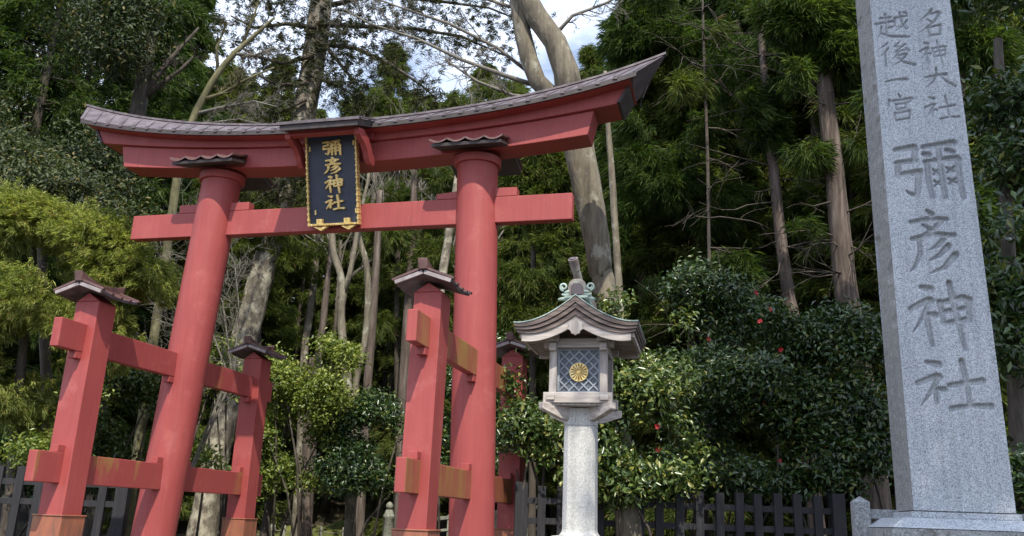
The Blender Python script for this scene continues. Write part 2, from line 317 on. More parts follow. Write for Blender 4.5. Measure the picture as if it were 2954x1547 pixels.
# ------------------------------------------------------------------ brush writing: strokes of (x, y, half width) in a 100-unit box, y down
def ST(*pts): return [(a, b, c) for a, b, c in pts]
KJ = {
 'ya': [ST((6,13,4),(33,10,5.5),(36,14,4)), ST((34,11,5),(33,33,4)), ST((6,36,4),(34,33,4.5)), ST((9,36,4.5),(7,55,4.5)), ST((7,57,4.5),(38,53,5.5)), ST((37,53,5.5),(34,80,5),(31,93,4)), ST((31,93,4.5),(23,90,3.5),(16,84,1.5)),
        ST((46,10,4),(90,5,5.5)), ST((68,10,4.5),(69,60,4.5),(71,97,4.2)), ST((46,22,4),(54,24,4.5)), ST((47,36,4),(92,31,5),(95,35,5)), ST((50,37,4.8),(50,70,4.6),(53,97,4.2)), ST((93,33,5),(94,70,4.8),(96,99,4.2)), ST((79,16,4),(88,21,4.5)),
        ST((57,50,2.4),(65,57,2.4)), ST((65,50,2.4),(57,58,2.2)), ST((57,69,2.4),(66,76,2.4)), ST((66,69,2.4),(57,78,2.2)), ST((76,47,2.4),(87,54,2.4)), ST((87,46,2.4),(76,56,2.2)), ST((77,66,2.4),(88,73,2.4)), ST((88,66,2.4),(77,75,2.2))],
 'hiko': [ST((46,2,3),(54,9,5.5)), ST((14,20,4),(52,16,5),(82,17,4)), ST((36,24,3.5),(50,33,4.5),(56,38,3)), ST((70,20,5),(52,34,4),(28,42,2)), ST((14,46,4.5),(55,40,5),(92,42,4.5)), ST((27,46,5),(27,68,4.5),(14,88,3.5),(4,96,1.5)), ST((72,47,5),(58,58,4),(42,64,1.5)), ST((79,58,5.5),(60,72,4),(40,80,1.5)), ST((90,72,6),(68,90,4.5),(40,99,1.5))],
 'kami': [ST((24,10,4),(37,14,6)), ST((5,42,4.5),(33,29,5),(38,32,4)), ST((36,30,5),(24,52,4),(6,76,1.5)), ST((28,50,4.8),(30,74,4.5),(33,96,3.2)), ST((33,50,4),(43,52,4.5)), ST((49,32,4.5),(53,64,4.2)), ST((50,34,4.5),(84,27,5.2),(94,30,5)), ST((92,30,5.2),(91,60,4.5)), ST((54,47,4),(88,42,4)), ST((55,64,4.2),(90,58,4.4)), ST((66,4,4.5),(71,40,5),(80,102,3.6))],
 'sha': [ST((18,6,4),(34,12,6.5)), ST((3,48,4.5),(30,34,5.5),(36,36,4)), ST((34,35,5),(22,62,4.5),(5,92,1.5)), ST((27,60,4.5),(27,86,4)), ST((30,58,4),(40,60,4.8)), ST((46,52,4.5),(92,43,5.5)), ST((66,4,5),(70,40,5),(72,92,4.5)), ST((46,97,5),(72,91,4),(99,92,5.5))],
 'mei': [ST((60,0,7),(40,20,5),(4,46,2)), ST((50,16,5),(88,10,6),(92,16,6)), ST((90,14,7),(66,44,6),(34,66,4),(2,88,2)), ST((40,34,4),(54,44,5.5)), ST((40,66,5.5),(46,98,5)), ST((42,66,5),(88,58,6),(90,63,5)), ST((88,60,6),(82,94,5)), ST((46,95,5),(86,92,5))],
 'dai': [ST((8,42,5),(48,33,6),(72,32,7)), ST((42,2,6),(42,34,6),(28,66,5),(2,94,2)), ST((52,38,3),(70,66,6),(96,90,7),(100,88,3)),],
 'etsu': [ST((14,20,5),(48,17,5)), ST((31,3,5),(32,40,5)), ST((0,40,5),(56,33,6)), ST((32,40,5),(31,78,5)), ST((32,58,4.5),(52,55,4.5)), ST((17,52,5),(13,74,4),(1,98,2)), ST((14,76,4),(40,90,6),(98,96,5)), ST((56,22,4.5),(97,16,5)), ST((62,22,5),(58,50,4.5),(66,58,3),(74,50,2)), ST((75,2,5),(80,42,5),(92,66,5),(100,58,2)), ST((95,34,5),(80,54,4),(60,70,2)), ST((86,2,4),(96,8,5))],
 'go': [ST((26,2,5),(14,14,4),(2,22,2)), ST((27,24,5),(14,44,4),(0,58,2)), ST((18,44,4.8),(18,96,4.5)), ST((62,0,4.5),(46,17,4),(64,20,3.5)), ST((78,10,5),(52,36,4),(48,40,3)), ST((48,40,4),(84,32,4.5)), ST((78,26,4),(90,38,5)), ST((58,42,5),(44,62,3.5),(34,72,2)), ST((52,55,4),(80,50,5),(82,54,5)), ST((80,52,6),(62,78,5),(36,98,2)), ST((48,60,3),(72,84,6),(102,98,6))],
 'ichi': [ST((4,54,6),(40,46,6.5),(90,44,9),(98,48,6))],
 'miya': [ST((44,0,5),(52,10,6)), ST((10,20,6),(6,42,5)), ST((8,26,5),(90,16,6),(98,20,5)), ST((94,19,6),(78,36,3)), ST((32,38,5),(34,58,5)), ST((32,40,4.5),(70,34,5)), ST((70,34,5),(66,54,4.5)), ST((34,57,4.5),(68,53,4.5)), ST((50,58,4.5),(44,66,3.5)), ST((24,70,5),(28,100,5)), ST((24,72,4.5),(82,64,5.5)), ST((82,65,5.5),(76,96,5)), ST((28,98,5),(78,93,5))],
}
def stroke_poly(st, k=5):
    """outline of one brush stroke: round ends, width following the points"""
    P = []
    for i in range(len(st) - 1):
        a, b = np.array(st[i]), np.array(st[i+1])
        for t in np.linspace(0, 1, k, endpoint=False): P.append(a + (b - a)*t)
    P.append(np.array(st[-1])); P = np.array(P)
    if len(P) > 6:
        Q = P.copy(); Q[1:-1, :2] = (P[:-2, :2] + 2*P[1:-1, :2] + P[2:, :2])/4; P = Q
    T = np.gradient(P[:, :2], axis=0); T /= np.linalg.norm(T, axis=1, keepdims=True) + 1e-9
    Nn = np.stack([-T[:, 1], T[:, 0]], 1)
    Lf = P[:, :2] + Nn*P[:, 2:3]; Rt = P[:, :2] - Nn*P[:, 2:3]
    def cap(c, d, r, s):
        a0 = math.atan2(d[1], d[0]); return [(c[0] + r*cos(a0 + s*a), c[1] + r*sin(a0 + s*a)) for a in (-pi/4, 0, pi/4)]
    out = list(map(tuple, Lf)) + cap(P[-1, :2], T[-1], P[-1, 2], -1) + list(map(tuple, Rt[::-1])) + cap(P[0, :2], -T[0], P[0, 2], -1)
    return out

# ------------------------------------------------------------------ the red gate (torii): local u along the beam, v back, z up
TY = 0.2517; TC = (-2.9844, 14.4069)
torii = thing('torii_gate', 'large red wooden torii gate with copper roofing and four roofed support posts', 'torii gate', (TC[0], TC[1], 0), -TY)
HU = 2.6
def ul(z): return -(HU + 0.1548 - 0.0642*(z - EYE))
def ur(z): return HU - 0.0313*(z - EYE)
for f in (ul, ur):
    m = MB(); zz = [-.1, .5, 1.5, 3, 4.5, 6, 6.65]
    m.loft([[(f(z) + .342*(1 + .012*sin(max(0, z)/6.5*pi))*cos(2*pi*j/48), .342*sin(2*pi*j/48), z) for j in range(48)] for z in zz])
    pl = m.build('pillar', 'red', torii, smooth=True, auto=True)
    c = MB(); c.loft([[(f(z) + r*cos(2*pi*j/48), r*sin(2*pi*j/48), z) for j in range(48)] for z, r in [(6.60, .345), (6.605, .385), (6.62, .396), (6.69, .396), (6.73, .405)]])
    c.build('collar', 'red', pl, smooth=True, auto=True)
# lintels
US = np.linspace(-1, 1, 41)
def shb(u): return 6.735 + .0118*u*u
def sht(u): return 7.095 + .0146*u*u
def evb(u): return 7.212 + .0156*u*u + .00020*u**4
def rdg(u): return 7.628 + .0195*u*u + .00018*u**4
m = MB()
m.loft([[(4.32*t, -.25, shb(4.32*t)), (4.32*t, .25, shb(4.32*t)), (4.42*t, .25, sht(4.42*t) - .001), (4.42*t, -.25, sht(4.42*t) - .001)] for t in US])
m.build('lower_lintel', 'red', torii, bev=.012)
m = MB()
m.loft([[(4.80*t, -.31, sht(4.80*t)), (4.80*t, .31, sht(4.80*t)), (4.95*t, .33, evb(4.95*t) + .02), (4.95*t, -.33, evb(4.95*t) - .004)] for t in US])
kas = m.build('upper_lintel', 'red', torii, bev=.012)
for sg in (-1, 1):
    m = MB(); a, b = 4.80, 4.95
    m.hexa([(sg*(a + .004), -.335, sht(a) + .012), (sg*(a + .05), -.335, sht(a) + .012), (sg*(a + .05), .335, sht(a) + .012), (sg*(a + .004), .335, sht(a) + .012),
            (sg*(b + .004), -.345, evb(b) - .006), (sg*(b + .06), -.345, evb(b) - .006), (sg*(b + .06), .345, evb(b) - .006), (sg*(b + .004), .345, evb(b) - .006)])
    m.build('end_plate', 'copper_dark', kas)
m = MB()
def ringr(t):
    ue, uf, ut = 5.08*t, 5.17*t, 5.54*t
    return [(ue, -.555, evb(ue)), (uf, -.575, evb(uf) + .075), (ut, -.04, rdg(ut) - .02), (ut, 0, rdg(ut)), (ut, .04, rdg(ut) - .02), (uf*.985, .44, evb(uf) + .105), (ue*.985, .42, evb(ue) + .03)]
U2 = np.linspace(-1, 1, 61)
m.loft([ringr(t) for t in U2]); rf = m.build('copper_roof', 'copper', torii)
m = MB()      # dark fascia under the roof sheet
m.loft([[(5.14*t, -.565, evb(5.14*t) - .012), (5.14*t, -.565, evb(5.14*t) + .052), (5.14*t, -.59, evb(5.14*t) + .058), (5.14*t, -.59, evb(5.14*t) - .012)] for t in U2])
m.build('fascia', 'copper_dark', rf)
m = MB()      # standing seams, their ends capping the eave
for k in range(-18, 19):
    t = k/18.0*.985
    for sg in (-1, 1):
        a = Vector((5.17*t, -.593, evb(5.17*t) + .078)) if sg < 0 else Vector((5.22*t, .455, evb(5.30*t) + .108)); b = Vector((5.56*t, sg*.02, rdg(5.56*t) - .004))
        m.bar(a, b, .008, .006)
        if abs(t) < .97: m.box(a.x - .034, a.x + .034, min(a.y, a.y + sg*.014), max(a.y, a.y + sg*.014), a.z - .042, a.z + .022)
m.build('seam', 'copper', rf)
m = MB()      # red boarding under the eaves
m.loft([[(5.04*t, -.548, evb(5.04*t) - .016), (5.04*t, -.548, evb(5.04*t) - .003), (5.04*t, .40, evb(5.04*t) + .02), (5.04*t, .40, evb(5.04*t) + .005)] for t in U2])
m.build('soffit', 'red', rf)
m = MB(); m.loft([[(5.57*t, -.055, rdg(5.57*t) - .01), (5.57*t, .055, rdg(5.57*t) - .01), (5.57*t, .05, rdg(5.57*t) + .03), (5.57*t, -.05, rdg(5.57*t) + .03)] for t in U2])
m.build('ridge_cap', 'copper', rf)
# tie beam with its wedges
ZN0, ZN1 = 5.5874, 6.0356
m = MB(); m.box(-4.06, 4.06, -.09, .09, ZN0, ZN1); nuki = m.build('tie_beam', 'red', torii, bev=.012)
for a, b in ((-3.12, -2.5), (-2.35, -1.73), (1.755, 2.3), (2.5, 3.137)):
    m = MB(); s0 = .05 if a in (-3.12, 2.5) else .0
    m.hexa([(a, -.092, ZN1 + .002), (b, -.092, ZN1 + .002), (b, .092, ZN1 + .002), (a, .092, ZN1 + .002), (a, -.092, ZN1 + .16 - .06*(a in (1.755,))), (b, -.092, ZN1 + .15), (b, .092, ZN1 + .15), (a, .092, ZN1 + .16 - .06*(a in (1.755,)))])
    m.build('wedge', 'red', nuki, bev=.008)
# little roofs over the collars, front and back
for f in (ul, ur):
    uc = f(6.8)
    for sg in (-1, 1):
        m = MB(); v0, v1 = .24, .70
        zs = 6.70
        m.hexa([(uc - .59, sg*v1, zs + .02), (uc + .59, sg*v1, zs + .02), (uc + .59, sg*v0, zs + .15), (uc - .59, sg*v0, zs + .15), (uc - .59, sg*(v1 + .01), zs + .075), (uc + .59, sg*(v1 + .01), zs + .075), (uc + .59, sg*v0, zs + .23), (uc - .59, sg*v0, zs + .23)])
        cp_ = m.build('cap_roof', 'copper_dark', torii, bev=.006)
        for k in range(4):
            x0 = uc - .62 + k*.31; m = MB(); n = 9
            prof = [(x0 + .30*j/n, .055*(2*j/n - 1)**2) for j in range(n + 1)]
            rings = []
            for v_, zb in ((v1 + .035, zs + .078), (v0, zs + .24)):
                rings.append([(a, sg*v_, zb + h + .02) for a, h in prof] + [(a, sg*v_, zb + h - .008) for a, h in prof[::-1]])
            m.loft(rings); m.build('roof_tile', 'copper_red', cp_)
# support posts and fork beams
PV, PL = 2.4023, 0.0232
def pu(sg, fb, z):
    ze = z - EYE
    if sg > 0: return HU
    return -(HU + (0.0159 - (-0.0107)*ze if fb < 0 else 0.0553 - (0.0103)*ze))
def pvv(fb, z): return fb*(PV - PL*(z - EYE))
for sg in (-1, 1):
    for fb in (-1, 1):
        m = MB(); h = .194
        def sq(z, h): return [(pu(sg, fb, z) + a*h, pvv(fb, z) + b*h, z) for a, b in ((-1, -1), (1, -1), (1, 1), (-1, 1))]
        m.loft([sq(-.05, h), sq(1.5, h), sq(3.80, h)])
        # gable top
        zt = 3.80; u0 = pu(sg, fb, zt); v0 = pvv(fb, zt)
        m.prism([(u0 - h, zt + .002), (u0 + h, zt + .002), (u0, zt + .13)], lambda a, b, d: (a, v0 + d, b), -h, h)
        po = m.build('support_post', 'red', torii, bev=.01)
        # skirt
        m = MB(); hs = .232
        m.loft([sq(-.05, hs), sq(.775, hs)]); m.loft([sq(.777, hs + .012), sq(.797, hs + .012)]); m.build('skirt', 'skirt', po, bev=.006)
        # roof: two slopes, bargeboards, ridge with raised ends
        u0 = pu(sg, fb, 3.9); v0 = pvv(fb, 3.9)
        def sag(t): return .045*t*t          # ends of the roof sweep up
        prof_t = [(-.40, 3.872), (-.385, 3.836), (0, 3.945), (.385, 3.836), (.40, 3.872), (0, 4.012)]
        m = MB(); m.loft([[(u0 + a, v0 + .40*t, z_ + sag(t)) for a, z_ in prof_t] for t in np.linspace(-1, 1, 9)])
        pr = m.build('post_roof', 'copper', po)
        m = MB()
        for s2 in (-1, 1):
            for k in range(5):
                t = -1 + k*.5; vv = v0 + .40*t
                m.bar((u0 + s2*.42, vv, 3.876 + sag(t)), (u0 + s2*.02, vv, 4.026 + sag(t)), .028, .015)
        m.build('roof_batten', 'copper_red', pr)
        m = MB()
        for s2 in (-1, 1): m.bar((u0 + s2*.385, v0 - .415, 3.838 + sag(1)), (u0 + s2*.012, v0 - .415, 3.965 + sag(1)), .016, .026)
        m.build('bargeboard', 'copper_light', pr, bev=.004)
        m = MB()
        m.loft([[(u0 - .055, v0 + .46*t, 3.99 + sag(t)*1.2), (u0 + .06, v0 + .46*t, 3.99 + sag(t)*1.2), (u0 + .066, v0 + (.46 + .03*abs(t))*t, 4.085 + .10*abs(t)**1.7), (u0 - .066, v0 + (.46 + .03*abs(t))*t, 4.085 + .10*abs(t)**1.7)] for t in np.linspace(-1, 1, 13)])
        m.build('roof_ridge', 'copper_red', pr, bev=.006)
    for z0, z1, up, mt in ((3.0388, 3.4466, True, 'red_algae'), (1.2112, 1.6234, False, 'red_algae')):
        zm = (z0 + z1)/2
        e0, e1 = -pvv(1, zm) - .70, pvv(1, zm) + .56
        uf, ub = pu(sg, -1, zm), pu(sg, 1, zm)
        tb = .0675
        def uc(v): return uf + (ub - uf)*(v - e0)/(e1 - e0)
        m = MB(); m.hexa([(uc(e0) - tb, e0, z0), (uc(e0) + tb, e0, z0), (uc(e1) + tb, e1, z0), (uc(e1) - tb, e1, z0), (uc(e0) - tb, e0, z1), (uc(e0) + tb, e0, z1), (uc(e1) + tb, e1, z1), (uc(e1) - tb, e1, z1)])
        bo = m.build('fork_beam', 'red_algae' if sg > 0 else 'red_algae_light', torii, bev=.01)
        for vc, hh in ((pvv(-1, zm), .194), (0, .34), (pvv(1, zm), .194)):
            m = MB(); a, b = vc - hh - .13, vc + hh + .13
            zw0, zw1 = (z0 - .10, z0 - .002) if up else (z1 + .002, z1 + .10)
            m.box(uc(vc) - .062, uc(vc) + .062, a, b, zw0, zw1); m.build('wedge', 'red', bo, bev=.006)
# porch over the plaque
m = MB()
m.hexa([(-.70, -1.12, 7.00), (.70, -1.12, 7.00), (.70, -.40, 7.275), (-.70, -.40, 7.275), (-.70, -1.13, 7.125), (.70, -1.13, 7.125), (.70, -.40, 7.40), (-.70, -.40, 7.40)])
po = m.build('porch_roof', 'copper_dark', torii, bev=.008)
m = MB()
for k in range(7): 
    x = -.72 + k*.24; m.bar((x, -1.15, 7.138), (x, -.42, 7.418), .02, .014)
m.hexa([(-.735, -1.16, 7.095), (.735, -1.16, 7.095), (.735, -1.14, 7.095), (-.735, -1.14, 7.095), (-.735, -1.16, 7.145), (.735, -1.16, 7.145), (.735, -1.14, 7.145), (-.735, -1.14, 7.145)])
m.build('roof_batten', 'copper', po)
m = MB(); m.box(-.62, .62, -.97, -.84, 6.975, 7.09); m.build('porch_beam', 'red', torii, bev=.008)
m = MB(); m.box(-.66, .66, -.40, -.30, 7.08, 7.26); m.build('porch_beam', 'red', torii, bev=.008)
for sg in (-1, 1):
    pts = [(-.99, 7.03), (-.96, 6.93), (-.86, 6.90), (-.70, 6.86), (-.58, 6.78), (-.50, 6.68), (-.42, 6.62), (-.32, 6.61), (-.255, 6.64), (-.255, 6.80), (-.36, 6.82), (-.45, 6.92), (-.58, 7.02), (-.80, 7.08)]
    m = MB(); m.prism(pts, lambda a, b, d: (d, a, b), sg*.62 - .05, sg*.62 + .05); m.build('bracket', 'red', torii, bev=.01)

# plaque, hung under the porch and leaning out at the top
pq = thing('shrine_plaque', 'dark navy hanging plaque with gilt characters and gold frame on the red gate', 'plaque', (0, 0, 0), 0)
ct, st_ = cos(TY), sin(TY)
def tl(u, v, z): return Vector((TC[0] + u*ct + v*st_, TC[1] - u*st_ + v*ct, z))
zb, zt, vb, vt = 5.643, 7.10, -.20, -.62
hgt = math.hypot(zt - zb, vt - vb); lean = math.atan2(vb - vt, zt - zb)
pq.location = tl(0, vb, zb); pq.rotation_euler = (lean, 0, -TY)   # local: x right, -y out, z up along the board
m = MB(); m.box(-.45, .45, 0, .06, .02, hgt); m.build('board', 'board', pq, bev=.005)
fr = MB()
for sg in (-1, 1):
    x = sg*.452
    for k in range(30):      # carved, beaded frame
        z0 = .02 + k*(hgt - .04)/30; fr.box(x - .013 - .005*(k % 2), x + .013 + .005*(k % 2), -.045 - .008*(k % 2), .065, z0, z0 + (hgt - .04)/30 - .004)
for k in range(19):
    x0 = -.47 + k*.94/19; fr.box(x0, x0 + .94/19 - .004, -.045 - .008*(k % 2), .065, -.012, .022)
fr.build('frame', 'gold', pq, bev=.004)
for x in (-.24, .26):
    m = MB(); m.box(x - .05, x + .05, -.075, .0, -.01, .10); m.prism([(x - .11, -.032), (x + .14, -.032), (x + .02, -.10)], lambda a, b, d: (a, d, b), -.06, .03); m.build('foot_fitting', 'gold', pq, bev=.004)
for x, z in ((.40, 1.36), (-.40, 1.3), (.41, .22), (-.33, .22)):
    m = MB(); m.box(x - .012, x + .012, -.02, .0, z - .04, z + .04); m.build('fitting', 'gold', pq)
lt = MB(); kk = 0
for ch, (cx_, cz_, wd, ht) in zip(('ya', 'hiko', 'kami', 'sha'), ((.005, 1.30, .35, .25), (.015, 1.0, .33, .285), (.03, .69, .34, .305), (.035, .375, .335, .25))):
    for s_ in KJ[ch]:
        poly = [(cx_ + (a - 50)/100*wd, cz_ - (b - 50)/100*ht) for a, b in stroke_poly([(a, b, c*1.25) for a, b, c in s_])]
        kk += 1; lt.prism(poly, lambda a, b, d: (a, d, b), -.022 - .0004*kk, .002)
lt.build('lettering', 'gold', pq)

# ------------------------------------------------------------------ lantern
ln = thing('shrine_lantern', 'weathered wooden lantern with curved roof and gold crest on a pale stone post', 'lantern', (.807, 9.6, 0), -.22)
def octo(h, c, z): return [(-h + c, -h, z), (h - c, -h, z), (h, -h + c, z), (h, h - c, z), (h - c, h, z), (-h + c, h, z), (-h, h - c, z), (-h, -h + c, z)]
m = MB(); m.box(-.55, .55, -.55, .55, -.1, .38); m.loft([octo(.42, .12, .38), octo(.42, .12, .60), octo(.34, .10, .66)]); m.loft([octo(.30, .08, .66), octo(.30, .08, .775), octo(.26, .07, .808)])
m.build('plinth', 'granite_post', ln, bev=.01)
m = MB(); m.loft([octo(.20, .06, .81), octo(.176, .054, .845), octo(.170, .052, .87), octo(.166, .05, 1.92), octo(.160, .048, 1.925), octo(.160, .048, 1.935), octo(.167, .05, 1.94), octo(.163, .05, 2.12)])
m.build('stone_post', 'granite_post', ln, bev=.003)
for a in (pi/4, 3*pi/4, 5*pi/4, 7*pi/4):
    m = MB(); m.prism([(.13, 1.985), (.26, 1.99), (.40, 2.035), (.525, 2.075), (.535, 2.09), (.535, 2.15), (.13, 2.15)], lambda r, z, d: (r*cos(a) - d*sin(a), r*sin(a) + d*cos(a), z), -.04, .04)
    m.build('bracket_arm', 'wood_h', ln, bev=.006)
body = MB()
for s in (-1, 1):
    m = MB(); m.box(-.365, .365, s*.285 - .045, s*.285 + .045, 2.152, 2.262); m.build('sill', 'wood_h', ln, bev=.005)
    m = MB(); m.box(s*.285 - .043, s*.285 + .043, -.362, .362, 2.178, 2.236); m.build('sill', 'wood_h', ln, bev=.005)
    m = MB(); m.box(-.375, .375, s*.27 - .04, s*.27 + .04, 2.745, 2.842); m.build('lintel', 'wood_h', ln, bev=.005)
    m = MB(); m.box(s*.27 - .038, s*.27 + .038, -.372, .372, 2.705, 2.785); m.build('lintel', 'wood_h', ln, bev=.005)
    for t in (-1, 1):
        m = MB(); m.box(s*.27 - .04, s*.27 + .04, t*.27 - .04, t*.27 + .04, 2.25, 2.76); m.build('corner_post', 'wood', ln, bev=.006)
        m = MB(); m.prism([(s*.27 - .065, 2.80), (s*.27 + .065, 2.80), (s*.27 + .065, 2.86), (s*.27 + .05, 2.905), (s*.27 - .05, 2.905), (s*.27 - .065, 2.86)], lambda a, b, d: (a, d, b), t*.33 - .055, t*.33 + .055)
        m.build('bearing_block', 'wood', ln, bev=.004)
m = MB(); m.box(-.30, .30, -.30, .30, 2.13, 2.151); m.build('floor_board', 'wood', ln)
m = MB(); m.box(-.23, .23, -.23, .23, 2.787, 2.80); m.build('ceiling_board', 'wood', ln)
# four lattice panels
for q in range(4):
    A_ = q*pi/2
    def R4(x, y, z): return (x*cos(A_) - y*sin(A_), x*sin(A_) + y*cos(A_), z)
    m = MB(); m.box(-.232, .232, -.222, -.212, 2.262, 2.745); m.xf(R4); pn = m.build('panel', 'lattice_back', ln)
    m = MB(); x0, x1, z0, z1 = -.208, .208, 2.285, 2.722
    st = .104
    for dsg in (-1, 1):
        for k in range(-8, 9):
            c0 = k*st + .0      # lines x*dsg + (z-zc) = c0
            zc = (z0 + z1)/2; pts = []
            for x in (x0, x1):
                z = zc + (c0 - dsg*x)*1.0
                pts.append((x, z))
            (xa, za), (xb, zb_) = pts
            def clip(xa, za, xb, zb_):
                t0, t1 = 0, 1; dz = zb_ - za
                for lim, sgn in ((z0, 1), (z1, -1)):
                    if dz == 0: continue
                    t = (lim - za)/dz
                    if (dz*sgn) > 0: t0 = max(t0, t)
                    else: t1 = min(t1, t)
                return t0, t1
            t0, t1 = clip(xa, za, xb, zb_)
            if t1 - t0 < .05: continue
            a = (xa + (xb - xa)*t0, -.228 - .003*(dsg > 0), za + (zb_ - za)*t0); b = (xa + (xb - xa)*t1, -.228 - .003*(dsg > 0), za + (zb_ - za)*t1)
            m.bar(a, b, .0075, .007, (0, 1, 0))
    m.xf(R4); m.build('lattice', 'lattice', pn)
    m = MB(); m.box(-.232, -.208, -.236, -.222, 2.262, 2.745); m.box(.208, .232, -.236, -.222, 2.262, 2.745); m.box(-.208, .208, -.236, -.222, 2.262, 2.284); m.box(-.208, .208, -.236, -.222, 2.723, 2.745)
    m.xf(R4); m.build('panel_frame', 'lattice', pn)
# gilt sixteen-petal crest
m = MB(); cz = 2.487; CR = 1.12
m.loft([[(CR*r*cos(2*pi*j/48), y, cz + CR*r*sin(2*pi*j/48)) for j in range(48)] for r, y in ((.082, -.236), (.082, -.243))])
em = m.build('crest', 'wood_dark', ln)
m = MB()
for k in range(16):
    a = 2*pi*(k + .5)/16; pts = []
    for r, h in ((.022, .0022), (.05, .0062), (.072, .0098), (.082, .0098), (.088, .006), (.089, .0)): pts.append((r*CR, h*CR*.93))
    poly = [(r, h) for r, h in pts] + [(r, -h) for r, h in pts[::-1]]
    m.prism(poly, lambda r, h, d: (r*cos(a) - h*sin(a), d, cz + r*sin(a) + h*cos(a)), -.243, -.255)
m.loft([[(r*cos(2*pi*j/24), y, cz + r*sin(2*pi*j/24)) for j in range(24)] for r, y in ((.024, -.243), (.024, -.256), (.012, -.262))])
m.loft([[(CR*r*cos(2*pi*j/48), y, cz + CR*r*sin(2*pi*j/48)) for j in range(48)] for r, y in ((.080, -.2435), (.080, -.252), (.0895, -.252), (.0895, -.2435), (.080, -.2435))], caps=False)
m.build('petal', 'gold', em, auto=True)
# roof
RW = .65
def zt(x): t = min(1, abs(x)/RW); return 2.935 + .312*(1 - t)**1.8 + .022*t**4
def th(x): t = abs(x)/RW; return .205 - .11*t
XS = np.linspace(-RW, RW, 41)
m = MB()
for k, (f0, f1, ins) in enumerate(((0, .36, 0), (.36, .66, .014), (.66, 1, .034))):
    sc = 1 - ins*1.1
    ring = [(x*sc, zt(x) - th(x)*f0 - (.002*k)) for x in XS] + [(x*sc, zt(x) - th(x)*f1 + .004) for x in XS[::-1]]
    m.loft([[(x, v, z) for x, z in ring] for v in (-.585 + ins, .585 - ins)])
lr = m.build('roof', 'wood_dark', ln, auto=True)
m = MB(); m.loft([[(x*1.012, v, zt(x) + .004) for x in XS] + [(x*1.012, v, zt(x) + .016) for x in XS[::-1]] for v in np.linspace(-.592, .592, 5)])
m.build('copper_sheet', 'verdigris', lr, smooth=False)
for s in (-1, 1):
    XB = np.linspace(-.575, .575, 31)
    m = MB(); m.loft([[(x, v, zt(x) - th(x) - .002) for x in XB] + [(x, v, zt(x) - th(x) - .095 + .02*abs(x)/.575) for x in XB[::-1]] for v in (s*.535, s*.495)])
    m.build('bargeboard', 'wood_h', lr, auto=True)
    XG = np.linspace(-.30, .30, 15)
    m = MB(); m.loft([[(x, v, zt(x) - th(x) - .03) for x in XG] + [(x, v, 2.84) for x in XG[::-1]] for v in (s*.26, s*.235)])
    m.build('gable_board', 'wood_dark', lr)
    # pendant under the gable
    m = MB(); zz = 2.955
    prof = [(0, zz + .045), (.075, zz - .005), (.07, zz - .04), (.082, zz - .062), (.05, zz - .085), (.045, zz - .11), (.018, zz - .118), (0, zz - .132), (-.018, zz - .118), (-.045, zz - .11), (-.05, zz - .085), (-.082, zz - .062), (-.07, zz - .04), (-.075, zz - .005)]
    m.prism(prof, lambda a, b, d: (a, d, b), s*.556, s*.527); m.build('gable_pendant', 'wood', lr, bev=.006)
    # rafters on each slope
    m = MB()
    for k in range(10):
        v = -.44 + k*.88/9
        m.bar((s*.22, v, zt(.22) - th(.22) - .035), (s*.60, v, zt(.60) - th(.60) - .02), .016, .018)
    m.build('rafter', 'wood_h', lr)
    m = MB(); m.bar((s*.59, -.5, zt(.59) - th(.59) - .01), (s*.59, .5, zt(.59) - th(.59) - .01), .015, .026); m.build('eave_board', 'wood_h', lr)
m = MB(); rp = [(-.10, 3.23), (-.098, 3.36), (-.085, 3.42), (-.04, 3.455), (.04, 3.455), (.085, 3.42), (.098, 3.36), (.10, 3.23)]
m.prism(rp, lambda a, b, d: (a, d, b), -.49, .49); rd = m.build('ridge', 'ridge', ln, bev=.008)
m = MB(); m.box(-.125, .125, -.54, .54, 3.232, 3.258); m.build('ridge_plate', 'verdigris', rd, bev=.004)
m = MB(); m.prism([(-.06, 3.275), (-.062, 3.37), (-.04, 3.405), (.04, 3.405), (.062, 3.37), (.06, 3.275)], lambda a, b, d: (a, d, b), -.505, -.488); m.build('end_panel', 'copper', rd, bev=.006)
m = MB(); m.tube([(.01, -.36, 3.40, .052), (0, -.44, 3.49, .047), (-.015, -.50, 3.56, .043)], 16); m.tube([(-.013, -.495, 3.55, .050), (-.035, -.57, 3.652, .055)], 16)
m.build('horn', 'ridge', rd, smooth=True, auto=True)
m = MB(); m.tube([(-.0352, -.571, 3.6535, .040), (-.0355, -.576, 3.661, .038)], 16); m.build('horn_disc', 'copper', rd)
for s in (-1, 1):
    m = MB(); n = 22
    pts = []
    for k in range(n):
        a = -pi*.5 + k/n*2*pi*1.35; r = .042 - .026*k/n
        pts.append((s*(.142 + r*cos(a)), -.49, 3.365 + r*sin(a), .012))
    m.tube(pts, 6)
    for k, (dx, dz) in enumerate(((.085, 3.30), (.11, 3.265), (.15, 3.225))):
        m.tube([(s*.085, -.49, dz + .015, .020), (s*(dx + .02), -.495, dz + .006, .018), (s*(dx + .05), -.50, dz + .018*(k % 2), .010)], 7)
    m.build('scroll', 'verdigris', rd, smooth=True)

